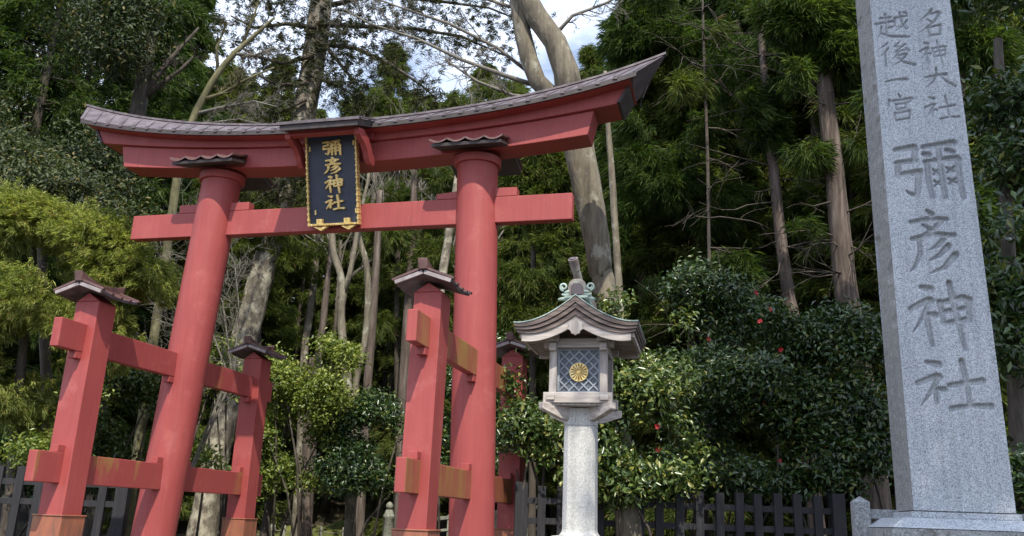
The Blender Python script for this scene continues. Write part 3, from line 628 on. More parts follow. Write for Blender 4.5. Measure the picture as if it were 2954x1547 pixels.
# ------------------------------------------------------------------ inscribed stone pillar
sp = thing('inscribed_stone_pillar', 'tall grey granite pillar carved with vertical characters on a stepped base', 'stone pillar', (3.42, 7.6, 0), -.2)
ZB, ZT, ZG = 1.145, 6.95, 6.06
def wz(z): return .784 - .0122*(z - ZB)
BOX = {'etsu': (.036, .337, 5.546, 5.832), 'go': (.045, .352, 5.247, 5.506), 'ichi': (.072, .290, 5.00, 5.20), 'miya': (.075, .318, 4.682, 4.954), 'mei': (.405, .650, 5.542, 5.834), 'kami2': (.39, .662, 5.224, 5.511), 'dai': (.415, .707, 4.986, 5.209), 'sha2': (.39, .695, 4.673, 4.921),
       'ya': (.075, .681, 3.89, 4.463), 'hiko': (.125, .58, 3.182, 3.798), 'kami': (.094, .645, 2.513, 3.126), 'sha': (.104, .693, 1.977, 2.419)}
def stele():
    NU, NZ = 132, 860
    zs = np.linspace(ZB, ZG, NZ); ts = np.linspace(0, 1, NU)
    Z, T = np.meshgrid(zs, ts, indexing='ij'); Uu = T*wz(Z); D = np.zeros_like(Z)
    for nm, (u0, u1, z0, z1) in BOX.items():
        big = nm in ('ya', 'hiko', 'kami', 'sha')
        sx, sz = (u1 - u0)/100, (z1 - z0)/100; sc = (sx + sz)/2*(1.0 if big else .92)
        r0 = max(0, int((z0 - .04 - ZB)/(ZG - ZB)*NZ)); r1 = min(NZ, int((z1 + .04 - ZB)/(ZG - ZB)*NZ) + 1)
        zz, uu = Z[r0:r1], Uu[r0:r1]; dd = np.zeros_like(zz)
        for s_ in KJ[nm.rstrip('2')]:
            best = np.full_like(zz, -9.)
            for (ax, ay, aw), (bx, by, bw) in zip(s_[:-1], s_[1:]):
                a = (u0 + ax*sx, z1 - ay*sz); b = (u0 + bx*sx, z1 - by*sz); ab = (b[0] - a[0], b[1] - a[1]); l2 = ab[0]**2 + ab[1]**2 + 1e-9
                t = np.clip(((uu - a[0])*ab[0] + (zz - a[1])*ab[1])/l2, 0, 1)
                d = np.hypot(uu - a[0] - t*ab[0], zz - a[1] - t*ab[1]); hw = (aw + (bw - aw)*t)*sc*1.2
                best = np.maximum(best, np.clip((hw - d)/.006, -1, 3.5) / 3.5)
            dep = (.042 if big else .034)*sstep(0, 1, best)
            dd = np.maximum(dd, dep)
        D[r0:r1] = np.maximum(D[r0:r1], dd)
    V = np.stack([Uu.ravel(), D.ravel(), Z.ravel()], 1); i = (np.arange(NZ - 1)[:, None]*NU + np.arange(NU - 1)[None]).ravel()
    F = np.stack([i, i + 1, i + NU + 1, i + NU], 1)
    n0 = len(V)
    ex = np.array([[0, 0, ZG], [wz(ZG), 0, ZG], [wz(ZT), 0, ZT], [0.0, 0, ZT], [wz(ZB), 0, ZB], [wz(ZB), .64, ZB], [wz(ZT), .64, ZT], [0, .64, ZT], [0, .64, ZB], [.36, .32, ZT + .28]])
    Fx = np.array([[0, 1, 2, 3], [4, 5, 6, 2], [5, 8, 7, 6], [3, 2, 9, 9], [2, 6, 9, 9], [6, 7, 9, 9], [7, 3, 9, 9]]) + n0
    o = npmesh('shaft', V, F, 'granite_cut', sp, smooth=False)
    at_ = o.data.attributes.new('cut', 'FLOAT', 'POINT'); at_.data.foreach_set('value', np.clip(D.ravel()/.022, 0, 1).astype(np.float32))
    me = bpy.data.meshes.new('shaft_back'); fs = [tuple(dict.fromkeys(map(int, f - n0))) for f in Fx]
    me.from_pydata([tuple(map(float, q)) for q in ex], [], fs); me.materials.append(MAT['granite']); b = bpy.data.objects.new('shaft_back', me); COL.objects.link(b); b.parent = o
    # left side, split rough from the block
    nv, nz_ = 26, 420; vs = np.linspace(0, .64, nv); zs = np.linspace(ZB, ZT, nz_); Z, Vv = np.meshgrid(zs, vs, indexing='ij')
    ch = np.zeros_like(Z); r_ = np.random.default_rng(3)
    for k in range(46):      # drill and chisel scars along both edges, stronger towards the top
        zc = ZB + 1.2 + (ZT - ZB - 1.2)*r_.random()**.8; e = r_.choice([0.0, .64], p=[.7, .3]); rr = r_.uniform(.05, .17); vr = r_.uniform(.05, .28)
        q = ((Z - zc)/rr)**2 + ((Vv - e)/vr)**2; ch = np.maximum(ch, r_.uniform(.012, .034)*np.clip(1 - q, 0, 1)**.6*sstep(ZB + .6, ZB + 2.6, zc))
    fz = .004*np.sin(Z*41 + 3*np.sin(Vv*23))*np.sin(Vv*37 + Z*13) + .003*np.sin(Z*97 + Vv*61)
    X = ch + fz*np.clip(Vv*(0.64 - Vv)*14, 0, 1)
    V = np.stack([X.ravel(), Vv.ravel(), Z.ravel()], 1); i = (np.arange(nz_ - 1)[:, None]*nv + np.arange(nv - 1)[None]).ravel()
    npmesh('rough_side', V, np.stack([i, i + nv, i + nv + 1, i + 1], 1), 'granite_rough', o)
stele()
m = MB(); m.box(-.02, .82, -.02, .72, 1.086, 1.134); m.build('top_slab', 'granite', sp, bev=.004)
m = MB(); m.box(.02, .76, .02, .62, 1.13, 1.15); m.build('bed_joint', 'granite_old', sp)
m = MB(); m.loft([[(-.235, -.25, 1.0), (1.03, -.25, 1.0), (1.03, .95, 1.0), (-.235, .95, 1.0)], [(-.105, -.10, 1.084), (.90, -.10, 1.084), (.90, .80, 1.084), (-.105, .80, 1.084)]]); m.build('sloped_slab', 'granite', sp, bev=.004)
m = MB(); m.box(-.228, 1.022, -.243, .943, -.4, .997); m.build('plinth', 'granite_old', sp, bev=.008)
sr = thing('stone_railing', 'low grey stone railing post with rail running behind the inscribed pillar base', 'railing', (3.3261, 8.5, 0), -.2)
for x in (0, 2.1):
    m = MB(); h = .074; m.loft([[(x + a*h, b*h, z) for a, b in ((-1, -1), (1, -1), (1, 1), (-1, 1))] for z in (-.3, 1.225)]); m.loft([[(x + a*h*k, b*h*k, z) for a, b in ((-1, -1), (1, -1), (1, 1), (-1, 1))] for z, k in ((1.2255, .99), (1.275, .02))]); m.build('post', 'granite_old', sr, bev=.006)
for z in (1.075, .55):
    m = MB(); m.box(.075, 2.0, -.05, .05, z, z + .085); m.build('rail', 'granite_old', sr, bev=.006)

# ------------------------------------------------------------------ dark timber fences
def fence(name, label, x0, x1, y, nx, ztop, posts, groundz, base=True, yaw=0):
    f = thing(name, label, 'fence', (x0, y, groundz), yaw); Lh = x1 - x0; zt_ = ztop - groundz
    for k in range(nx):
        x = Lh*k/(nx - 1); big = k in posts; h = .105 if big else .068
        m = MB(); j = random.uniform(-.012, .012); dz = random.uniform(-.015, .015) + (.05 if big else 0)
        m.loft([[(x + a*h + j*z, b*(h if big else .05), z) for a, b in ((-1, -1), (1, -1), (1, 1), (-1, 1))] for z in (-.15, zt_ + dz)])
        m.build('post' if big else 'picket', 'fence', f, bev=.006)
    for z in (zt_ - .30, zt_ - .62):
        m = MB(); m.box(-.02, Lh + .02, -.025, .045, z, z + .10); m.build('rail', 'fence', f, bev=.004)
    if base:
        m = MB(); m.box(-.1, Lh + .1, -.12, .12, -.2, .10); m.build('base_kerb', 'granite_old', f, bev=.01)
    return f
fence('timber_fence', 'dark timber picket fence under the camellias beside the stone lantern', 0.2995, 5.5218, 15.1, 17, 1.516, (0, 16), 0.0)
fence('timber_fence', 'dark timber picket fence at the left, ending beside the big left gate pillar', -9.7183, -6.5506, 15.6, 10, 1.5276, (9,), 0.0, yaw=.06)

# ------------------------------------------------------------------ things beyond the gate
rp_ = thing('rope_fence', 'low stake and rope barrier in front of the mossy mound beyond the gate', 'rope barrier', (0, 0, 0))
pts = [(-7.359091477129095, 29.5, 0.2695516632911632),(-7.259871903169321, 29.5, 0.27304833340268564),(-6.8960091269513315, 29.5, 0.2858714895957589),(-6.465872605239756, 29.5, 0.301030247684683),(-5.737660663838739, 29.5, 0.32669370126272057),(-5.0311690468757035, 29.5, 0.3515916928835674),(-4.5452579086862, 29.5, 0.3687160453268781),(-4.158622326337372, 29.5, 0.3823417547599549)]
for k, (x, y, z) in enumerate(pts):
    yy = y - .3*math.sin(k*.5); z = gzf(x, yy)
    m = MB(); m.lathe([(.05, z - .1), (.05, z + .50), (.035, z + .53)], 10, (x, yy)); m.build('stake', 'granite_moss', rp_, smooth=True, auto=True)
m = MB()
for k in range(len(pts) - 1):
    a, b = pts[k], pts[k+1]; q = []
    for t in np.linspace(0, 1, 7): q.append((a[0] + (b[0] - a[0])*t, a[1] - .3*math.sin((k + t)*.5) - .055, gzf(a[0], a[1]) + .43 - .10*4*t*(1 - t), .014))
    m.tube(q, 5)
m.build('rope', 'rope', rp_)
def mound():
    n = 40; cx_, cy_ = (-5.8403, 31.5); V = []; F = []
    for i in range(n):
        for j in range(n):
            a, b = -1 + 2*i/(n - 1), -1 + 2*j/(n - 1); x, y = cx_ + a*2.2, cy_ + b*1.6; r = math.hypot(a, b)
            h = .62*max(0, 1 - r*r)**1.3*(1 + .25*sin(7*a + 3*b)*cos(5*b)); V.append((x, y, gzf(x, y) + h - .12))
    for i in range(n - 1):
        for j in range(n - 1): k = i*n + j; F.append((k, k + n, k + n + 1, k + 1))
    return npmesh('moss_mound', V, F, 'moss', smooth=True)
tag(mound(), kind='structure')
nw = thing('stone_newel', 'mossy stone bridge newel post with round ball finial left of the front right gate post', 'stone post', (-3.2199, 26.0, 0))
m = MB(); m.box(-.26, .26, -.26, .26, -.1, .10); m.build('base', 'granite_moss', nw, bev=.01)
m = MB(); m.lathe([(.175, .10), (.175, .16), (.155, .18), (.15, .85), (.165, .87), (.165, .93), (.14, .95), (.10, 1.10)], 12); m.build('shaft', 'granite_moss', nw, smooth=True, auto=True)
m = MB(); m.lathe([(.05, 1.09), (.06, 1.11), (.10, 1.15), (.11, 1.20), (.09, 1.26), (.03, 1.31), (.005, 1.32)], 14); m.build('finial', 'granite_moss', nw, smooth=True)
br = thing('stone_bridge_railing', 'weathered stone bridge railing seen between the right gate pillar and its front post', 'bridge railing', (-3.2424, 27.0, 0), -.1)
n = 9
for k in range(n):
    x = .35 + k*.45; zz = .10 + .06*k; m = MB(); m.box(x - .06, x + .06, -.06, .06, zz - .1, zz + .74); m.build('baluster', 'granite_moss', br, bev=.01)
for z, h in ((.72, .10), (.38, .07), (.12, .09)):
    m = MB(); m.bar((.25, 0, z + .02), (.35 + n*.45, 0, z + .08 + .06*n), .085, h/2); m.build('rail', 'granite_moss', br, bev=.01)

# ------------------------------------------------------------------ foliage builders
def unit(v): return v/(np.linalg.norm(v, axis=-1, keepdims=True) + 1e-9)
def leaf_mesh(P, Nn, L, W, r, droop=.25):
    n = len(P); a = unit(np.cross(Nn, unit(r.normal(size=(n, 3))))); a[:, 2] -= droop; a = unit(a); b = unit(np.cross(Nn, a)); c = np.cross(a, b)
    s = r.uniform(.65, 1.25, (n, 1)); l = L*s; w_ = W*s; f = w_*.22
    V = np.stack([P, P + a*l*.45 + b*w_*.5 + c*f, P + a*l - c*l*.10, P + a*l*.45 - b*w_*.5 + c*f], 1).reshape(-1, 3)
    i = np.arange(n)[:, None]*4
    F = np.concatenate([i + np.array([[0, 1, 2]]), i + np.array([[0, 2, 3]])], 1).reshape(-1, 3)
    return V, F
def gap(P, s, seed):
    k = np.random.default_rng(seed).uniform(0, 6, 6)
    return (np.sin(P[:, 0]*s + k[0]) * np.sin(P[:, 1]*s*.9 + k[1]) + np.sin(P[:, 2]*s*1.2 + k[2] + P[:, 0]*s*.6) * .8 + .5*np.sin(P[:, 0]*s*2.3 + k[3])*np.sin(P[:, 2]*s*2.1 + k[4]))
def shell_points(blobs, n, r, inner=.45):
    B = np.array(blobs, float); wgt = (B[:, 3]*B[:, 4]*B[:, 5])**(2/3.); i = r.choice(len(B), n, p=wgt/wgt.sum())
    d = unit(r.normal(size=(n, 3))); rad = inner + (1 - inner)*np.sqrt(r.random((n, 1)))
    rad *= 1 + .20*np.sin(d[:, :1]*4.3 + i[:, None]*1.7)*np.cos(d[:, 2:3]*5.1 + i[:, None]*2) + .16*np.sin(d[:, 1:2]*7 + d[:, 2:3]*6 + i[:, None]*.9)
    return B[i, :3] + d*B[i, 3:6]*rad, d
def broad_crown(blobs, nclump, per, L, W, seed, sig=.2, gs=1.6, gt=-.35, inner=.45):
    r = np.random.default_rng(seed); P, d = shell_points(blobs, nclump, r, inner); k = gap(P, gs, seed) > gt; P, d = P[k], d[k]
    Q = np.repeat(P, per, 0) + r.normal(size=(len(P)*per, 3))*np.array([sig, sig, sig*.6]); D = np.repeat(d, per, 0)
    Nn = unit(D*.55 + np.array([0, -.15, .6]) + r.normal(size=Q.shape)*.55)
    return leaf_mesh(Q, Nn, L, W, r)
def blades(P, D, nb, L, W, r, spread=.75, droop=.35):
    """brush-like sprays: nb narrow blades fanning out of every point along D"""
    n = len(P); Q = np.repeat(P, nb, 0); Dd = np.repeat(D, nb, 0); m = len(Q)
    a = unit(Dd + r.normal(size=(m, 3))*spread*.5); a[:, 2] -= droop*r.random(m); a = unit(a)
    b = unit(np.cross(a, r.normal(size=(m, 3)))); l = L*r.uniform(.55, 1.3, (m, 1)); w_ = W*r.uniform(.7, 1.3, (m, 1))
    Q = Q + r.normal(size=(m, 3))*L*.16
    mid = Q + a*l*.55; tip = Q + a*l; tip[:, 2:3] -= l*.16; 
    V = np.stack([Q, mid + b*w_*.5, tip, mid - b*w_*.5], 1).reshape(-1, 3)
    i = np.arange(m)[:, None]*4; F = np.concatenate([i + np.array([[0, 1, 2]]), i + np.array([[0, 2, 3]])], 1).reshape(-1, 3)
    return V, F
def spray_crown(blobs, nsp, nb, L, W, seed, gs=1.5, gt=-.3, inner=.35, droop=.45, spread=.8):
    r = np.random.default_rng(seed); P, d = shell_points(blobs, nsp, r, inner); k = gap(P, gs, seed) > gt; P, d = P[k], d[k]
    D = unit(d*np.array([1, 1, .45]) + np.array([0, 0, -.12])); return blades(P, D, nb, L, W, r, spread, droop)
def tuft_crown(blobs, ntuft, per, nb, L, W, seed, gs, gt, sig=.10, inner=.5):
    r = np.random.default_rng(seed); P, d = shell_points(blobs, ntuft, r, inner); k = gap(P, gs, seed) > gt; P, d = P[k], d[k]
    D = unit(d*np.array([1, 1, .5]) + r.normal(size=d.shape)*.25 + np.array([0, -.1, -.12])); s = r.uniform(0, 1, (len(P), per, 1))
    Q = (P[:, None] + D[:, None]*s*.28 + r.normal(size=(len(P), per, 3))*sig*np.array([1, 1, .5])).reshape(-1, 3)
    return blades(Q, np.repeat(D, per, 0), nb, L, W, r, .75, .45)
def cedar_mesh(H, z0, R, nbr, nsp, nb, L, W, seed, top=.25):
    r = np.random.default_rng(seed); t = np.sort(r.random(nbr)); z = z0 + (H - z0)*t**.92
    az = r.uniform(0, 2*pi, nbr); ln_ = R*np.clip((1 - t)**.75, .06, 1)*r.uniform(.65, 1.15, nbr)*np.where(t < .15, .8, 1)
    s = r.uniform(.28, 1.0, (nbr, nsp))**.8
    rad = s*ln_[:, None]; zz = z[:, None] + .10*rad - .20*rad*s - .12*r.random((nbr, nsp))
    aa = az[:, None] + r.normal(size=(nbr, nsp))*.20*(1.2 - .5*s)
    P = np.stack([rad*np.cos(aa), rad*np.sin(aa), zz], 2).reshape(-1, 3); P += r.normal(size=P.shape)*.10
    D = np.stack([np.cos(aa), np.sin(aa), -.25 + 0*aa], 2).reshape(-1, 3)
    V, F = blades(P, unit(D), nb, L, W, r, .9, .5)
    mb = MB(); 
    mb.tube([(0, 0, -.4, R*.05 + .12), (0, 0, .6, R*.045 + .08), (.05, .03, H*.4, R*.03 + .05), (0, .05, H*.75, .07), (0, 0, H, .02)], 9)
    for k in range(nbr):
        if k % 2 == 0:
            a = az[k]; l = ln_[k]*.85; mb.tube([(.05*cos(a), .05*sin(a), z[k], .035), (l*.5*cos(a), l*.5*sin(a), z[k] + .03*l, .022), (l*cos(a), l*sin(a), z[k] - .10*l, .008)], 4, caps=False)
    return V, F, mb
def add_tree(name, label, cat, base, parts, group=None):
    t = thing(name, label, cat, base, 0, group)
    for pn, kind, data, mat in parts:
        if kind == 'mb': data.build(pn, mat, t, smooth=True, origin=base)
        else: npmesh(pn, data[0], data[1], mat, t, origin=base)
    return t
def trunk_mb(pts, n=14, flare=0, jit=.05, sub=4):
    """pts bottom to top (x,y,z,r); smoothed, taken down to the ground with a root flare"""
    p0 = list(pts[0]); g = gzf(p0[0], p0[1])
    if p0[2] > g + .3:
        dx = (pts[0][0] - pts[1][0])/max(.2, (pts[1][2] - pts[0][2])); pts = [(p0[0] + dx*(p0[2] - g)*.6, p0[1], g, p0[3]*1.05)] + list(pts)
    P = np.array(pts, float); out = []
    for i in range(len(P) - 1):
        for t in np.linspace(0, 1, sub, endpoint=False):
            q0, q1, q2, q3 = P[max(i-1, 0)], P[i], P[i+1], P[min(i+2, len(P)-1)]
            out.append(.5*(2*q1 + (q2 - q0)*t + (2*q0 - 5*q1 + 4*q2 - q3)*t*t + (3*q1 - q0 - 3*q2 + q3)*t**3))
    out.append(P[-1]); 
    out = [tuple(q[:3]) + (max(.004, q[3])*(1 + flare*math.exp(-max(0, q[2] - g)/.55)),) for q in out]
    out = [(out[0][0], out[0][1], g - .3, out[0][3]*1.1)] + out
    return MB().tube(out, n, jit), out
def twigs(mb, p, d, L_, r_, depth, rr, up=.15, nch=5, n=5):
    p = np.array(p, float); d = unit(np.array(d, float)); pts = [(*p, r_)]; k = 6
    for i in range(k):
        d = unit(d + rr.normal(size=3)*.16 + np.array([0, 0, up*.3])); p = p + d*L_/k; pts.append((*p, max(.004, r_*(1 - .8*(i + 1)/k))))
    mb.tube(pts, n if depth > 1 else 4, caps=False)
    if depth <= 0: return
    for c in range(nch):
        i = int(1 + rr.random()*(k - 1)); q = pts[i]; dd = unit(np.array(pts[min(i+1, k)][:3]) - np.array(pts[i-1][:3])) if i > 0 else d
        s = unit(np.cross(dd, rr.normal(size=3))); nd = unit(dd*.75 + s*.75 + np.array([0, 0, up]))
        twigs(mb, q[:3], nd, L_*rr.uniform(.4, .68), q[3]*.6, depth - 1, rr, up, nch, n)
def limb(parent, base, path, mat, depth=2, up=.12, nch=5, tw=.55, seed=1, name='limb'):
    rr = np.random.default_rng(seed); mb = MB(); P = np.array(path, float)
    mb.tube([tuple(q) for q in P], 8, .04)
    seg = np.linalg.norm(np.diff(P[:, :3], axis=0), axis=1).sum()
    for c in range(nch*2):
        t = rr.uniform(.2, 1)*(len(P) - 1); i = min(int(t), len(P) - 2); q = P[i] + (P[i+1] - P[i])*(t - i)
        dd = unit(P[i+1, :3] - P[i, :3]); s = unit(np.cross(dd, rr.normal(size=3))); twigs(mb, q[:3], dd*.7 + s*.8, seg*tw*rr.uniform(.3, .8), max(.008, q[3]*.5), depth, rr, up, max(3, nch - 1))
    return mb.build(name, mat, parent, smooth=True, origin=base)

# ------------------------------------------------------------------ the trees one can tell apart
def B0(pts): return (pts[0][0], pts[0][1], gzf(pts[0][0], pts[0][1]))
# big smooth forked tree behind the right end of the gate
tp = [(1.6551, 14.95, 4.6532, 0.1939), (1.5681, 14.95, 5.1533, 0.2026), (1.4781, 14.95, 5.8104, 0.2333), (1.3422, 14.95, 6.5573, 0.2578), (1.1882, 14.95, 7.3233, 0.2757), (1.0755, 14.95, 8.0314, 0.2863), (0.9777, 14.95, 8.5937, 0.2964)]
mb, o_ = trunk_mb(tp, 20, .12, .03); base = B0(o_[1:])
zk = add_tree('forked_tree', 'thick smooth grey forked tree trunk rising behind the right end of the gate', 'tree', base, [('trunk', 'mb', mb, 'bark_smooth')])
m = MB().tube([(0.9882, 14.95, 8.415, 0.2808), (0.8796, 14.95, 9.0836, 0.2391), (0.6566, 14.95, 9.7034, 0.2189), (0.3105, 14.95, 10.2015, 0.2093), (0.0675, 14.95, 10.6686, 0.1993), (-0.1219, 14.95, 11.2787, 0.1858), (-0.2375, 14.95, 12.3624, 0.1181)], 16, .03); m.build('limb', 'bark_smooth', zk, smooth=True, origin=base)
m = MB().tube([(1.0107, 15.15, 8.4085, 0.2093), (0.6613, 15.15, 8.6413, 0.1726), (0.3522, 15.15, 8.961, 0.1659), (0.1724, 15.15, 9.4163, 0.1672), (0.0316, 15.15, 10.0096, 0.1611), (-0.0839, 15.15, 10.7038, 0.1552), (-0.1549, 15.15, 11.4156, 0.1412), (-0.4001, 15.15, 12.5082, 0.0798)], 14, .03); m.build('limb', 'bark_smooth', zk, smooth=True, origin=base)
for k, pth in enumerate(([(0.3068, 15.4, 9.0063, 0.0498), (-0.275, 15.4, 9.1949, 0.0422), (-1.136, 15.4, 9.5023, 0.0347), (-2.0124, 15.4, 9.9169, 0.0272), (-2.9687, 15.4, 10.2106, 0.0195), (-3.5445, 15.4, 10.5412, 0.0118)], [(0.2658, 15.6, 9.3242, 0.0428), (-0.4584, 15.6, 9.9045, 0.0314), (-1.4285, 15.6, 10.3965, 0.0277), (-2.4011, 15.6, 10.7154, 0.0199), (-3.3036, 15.6, 11.0408, 0.012)], [(0.6277, 15.4, 10.0522, 0.0467), (1.0089, 15.4, 10.553, 0.0353), (1.6351, 15.4, 10.847, 0.0276), (2.2674, 15.4, 11.2342, 0.0159)], [(0.301, 15.3, 10.4615, 0.0468), (-0.1724, 15.3, 10.6187, 0.0352), (-0.8869, 15.3, 10.856, 0.0274)], [(0.5056, 15.4, 8.7195, 0.0381), (-0.1066, 15.4, 8.7786, 0.0343), (-0.806, 15.4, 9.0458, 0.0268), (-1.4443, 15.4, 9.4896, 0.0193)])):
    limb(zk, base, pth, 'twig', 2, .1, 5, .30, 20 + k)
# leaning mottled trunk behind the left pillar, dark needled crown above the roof
tp = [(-8.596, 26.5, 0.2818, 0.3985), (-8.5255, 26.5, 1.5008, 0.3807), (-8.4386, 26.5, 2.6379, 0.3853), (-8.3106, 26.5, 4.1586, 0.4033), (-8.0728, 26.5, 5.8553, 0.3984), (-7.8465, 26.5, 7.3585, 0.3861), (-7.6587, 26.5, 8.6467, 0.3725), (-7.4427, 26.5, 10.1029, 0.359), (-7.1964, 26.5, 11.7404, 0.3583), (-7.0056, 26.5, 13.2865, 0.3766), (-6.8769, 26.5, 15.1698, 0.3834), (-6.8343, 26.5, 16.6625, 0.3753), (-6.8322, 26.5, 18.3512, 0.3403), (-6.8908, 26.5, 20.9005, 0.2507)]
mb, o_ = trunk_mb(tp, 20, .2, .05); base = B0(o_[1:])
mt = add_tree('leaning_fir', 'leaning pale mottled trunk behind the left pillar with dark needles high above the roof', 'tree', base, [('trunk', 'mb', mb, 'bark_mottled')])
r5 = np.random.default_rng(5); BP = []; mbb = MB()
for pth in ([(-6.7166, 26.0, 16.4843, 0.1053), (-5.3989, 26.0, 16.4796, 0.079), (-3.5538, 26.0, 16.467, 0.0592), (-1.9614, 26.0, 16.2368, 0.046), (-0.4914, 26.0, 15.593, 0.0261)], [(-6.7104, 26.0, 17.1125, 0.1059), (-5.0954, 26.0, 17.6333, 0.0798), (-3.0939, 26.0, 17.5656, 0.0598), (-1.0886, 26.0, 17.3473, 0.0398), (0.2559, 26.0, 16.8036, 0.0198)], [(-6.7013, 26.0, 15.7762, 0.0915), (-5.4631, 26.0, 15.6807, 0.0719), (-4.2473, 26.0, 15.1483, 0.0585), (-3.1592, 26.0, 14.4021, 0.0387), (-2.6147, 26.0, 13.927, 0.0193)], [(-6.7373, 26.0, 15.3365, 0.0912), (-7.7446, 26.0, 15.0051, 0.0714), (-8.6829, 26.0, 15.2566, 0.0521), (-9.3837, 26.0, 15.6656, 0.0261)], [(-6.7709, 26.0, 16.3633, 0.0921), (-7.7691, 26.0, 16.4703, 0.0724), (-8.8008, 26.0, 16.2791, 0.0526), (-9.6402, 26.0, 16.6906, 0.0264)], [(-6.7676, 26.0, 17.7151, 0.0932), (-8.2766, 26.0, 17.4999, 0.0665), (-9.5038, 26.0, 17.7523, 0.04)],
             [(-6.8201, 26.0, 14.3246, 0.0774), (-7.7891, 26.0, 14.2139, 0.058), (-8.4714, 26.0, 14.5434, 0.0323)], [(-6.8411, 26.0, 13.756, 0.077), (-7.683, 26.0, 13.2304, 0.0511), (-8.2152, 26.0, 13.419, 0.0256)], [(-6.7708, 26.0, 14.6128, 0.0776), (-5.862, 26.0, 14.2922, 0.0516), (-5.1138, 26.0, 13.8259, 0.0257)], [(-6.6772, 26.0, 16.0714, 0.0787), (-5.6483, 26.0, 14.8023, 0.0518), (-5.219, 26.0, 14.3184, 0.0258)], [(-6.977, 26.0, 11.9474, 0.0756), (-7.412, 26.0, 10.7181, 0.0498), (-7.4359, 26.0, 9.7942, 0.0247)], [(-7.0119, 26.0, 11.6741, 0.0754), (-6.2818, 26.0, 10.6295, 0.0498), (-5.6456, 26.0, 9.7985, 0.0247)], [(-7.0952, 26.0, 11.2657, 0.0751), (-7.9873, 26.0, 10.2979, 0.0496), (-8.2964, 26.0, 9.7607, 0.0247)]):
    Pp = np.array(pth); mbb.tube([tuple(q) for q in Pp], 6, .05); sd = len(Pp) - 1
    nn = int(330*np.linalg.norm(Pp[-1, :3] - Pp[0, :3])/6); t = r5.uniform(.12, sd, nn)
    i = np.minimum(t.astype(int), sd - 1); q = Pp[i, :3] + (Pp[i+1, :3] - Pp[i, :3])*(t - i)[:, None]
    BP.append(q + r5.normal(size=q.shape)*np.array([.45, .5, .30]) + np.array([0, 0, -.15]))
mbb.build('limb', 'bark_dark', mt, smooth=True, origin=base)
q = np.concatenate(BP); V, F = blades(q, unit(r5.normal(size=q.shape)*np.array([1, 1, .3]) + np.array([0, 0, -.1])), 20, .20, .02, r5, 1.1, .3)
npmesh('crown', V, F, 'lf_dark', mt, origin=base)
# dark evergreen oak at the upper left
tp = [(-10.1258, 22.0, 4.4896, 0.219), (-10.3359, 22.0, 7.1869, 0.2161), (-10.4011, 22.0, 8.3841, 0.2087), (-10.3981, 22.0, 9.8472, 0.2017), (-10.3056, 22.0, 11.1289, 0.2155), (-10.2936, 22.0, 12.5676, 0.1971), (-10.3403, 22.0, 13.9262, 0.1835), (-10.4747, 22.0, 15.453, 0.1583)]
mb, o_ = trunk_mb(tp, 14, .3, .05); base = B0(o_[1:])
V1 = broad_crown([(-12.5348, 21.0141, 12.4563, 1.3375, 1.2038, 1.1369), (-11.2827, 20.5894, 12.9731, 1.1388, 1.0249, 0.9679), (-12.6234, 20.8113, 10.2038, 1.3015, 1.1713, 1.1062), (-11.4439, 20.6331, 10.9134, 1.2118, 1.0907, 1.0301), (-10.3327, 20.2766, 12.2016, 0.8206, 0.7385, 0.6975), (-11.6764, 20.2918, 8.8433, 1.0828, 0.9745, 0.9204), (-10.5546, 20.3154, 9.2063, 0.7911, 0.712, 0.6724), (-10.334, 20.3179, 10.2958, 0.6014, 0.5412, 0.5111), (-13.9518, 20.7805, 11.8243, 1.5316, 1.3785, 1.3019), (-10.2222, 20.456, 13.4876, 0.7291, 0.6562, 0.6197), (-10.7341, 20.6832, 7.9397, 0.6813, 0.6131, 0.5791), (-9.8481, 20.496, 8.4945, 0.49, 0.441, 0.4165), (-12.3774, 20.4061, 7.8756, 0.8752, 0.7877, 0.7439)], 4600, 18, .13, .05, 31, .30, 1.1, .08, .4)
ok = add_tree('evergreen_oak', 'tall dark glossy leaved evergreen tree filling the upper left behind the gate', 'tree', base, [('trunk', 'mb', mb, 'bark_dark'), ('crown', 'np', V1, 'lf_oak')])
for k, pth in enumerate(([(-10.3018, 22.0, 11.4605, 0.1406), (-10.0247, 22.0, 12.1542, 0.0981), (-9.7225, 22.0, 12.713, 0.0768), (-9.408, 22.0, 13.2174, 0.0496), (-8.9959, 22.0, 13.8565, 0.0278)], [(-10.2927, 22.0, 11.5441, 0.1083), (-9.8447, 22.0, 12.041, 0.0762), (-9.3615, 22.0, 12.484, 0.0492), (-8.9909, 22.0, 12.9881, 0.0275)], [(-10.2823, 22.0, 12.935, 0.099), (-10.672, 22.0, 13.9124, 0.0667), (-11.048, 22.0, 14.9124, 0.0337)], [(-10.2892, 22.0, 13.4288, 0.0885), (-9.9514, 22.0, 14.3207, 0.067), (-9.7238, 22.0, 15.0966, 0.0451)])):
    limb(ok, base, pth, 'bark_dark', 2, .15, 4, .35, 40 + k)
V2 = spray_crown([(-10.3491, 22.1868, 14.2305, 0.7961, 0.7165, 0.6767), (-11.18, 22.5088, 14.4535, 0.684, 0.6156, 0.5814), (-9.8546, 22.6894, 14.7678, 0.5719, 0.5148, 0.4862), (-9.7175, 22.6739, 11.3934, 0.4409, 0.3968, 0.3748), (-10.0859, 22.4653, 10.8987, 0.4385, 0.3946, 0.3727)], 1500, 20, .26, .02, 33, 1.4, -.1, .2)
npmesh('crown', V2[0], V2[1], 'lf_cedar', ok, origin=base)
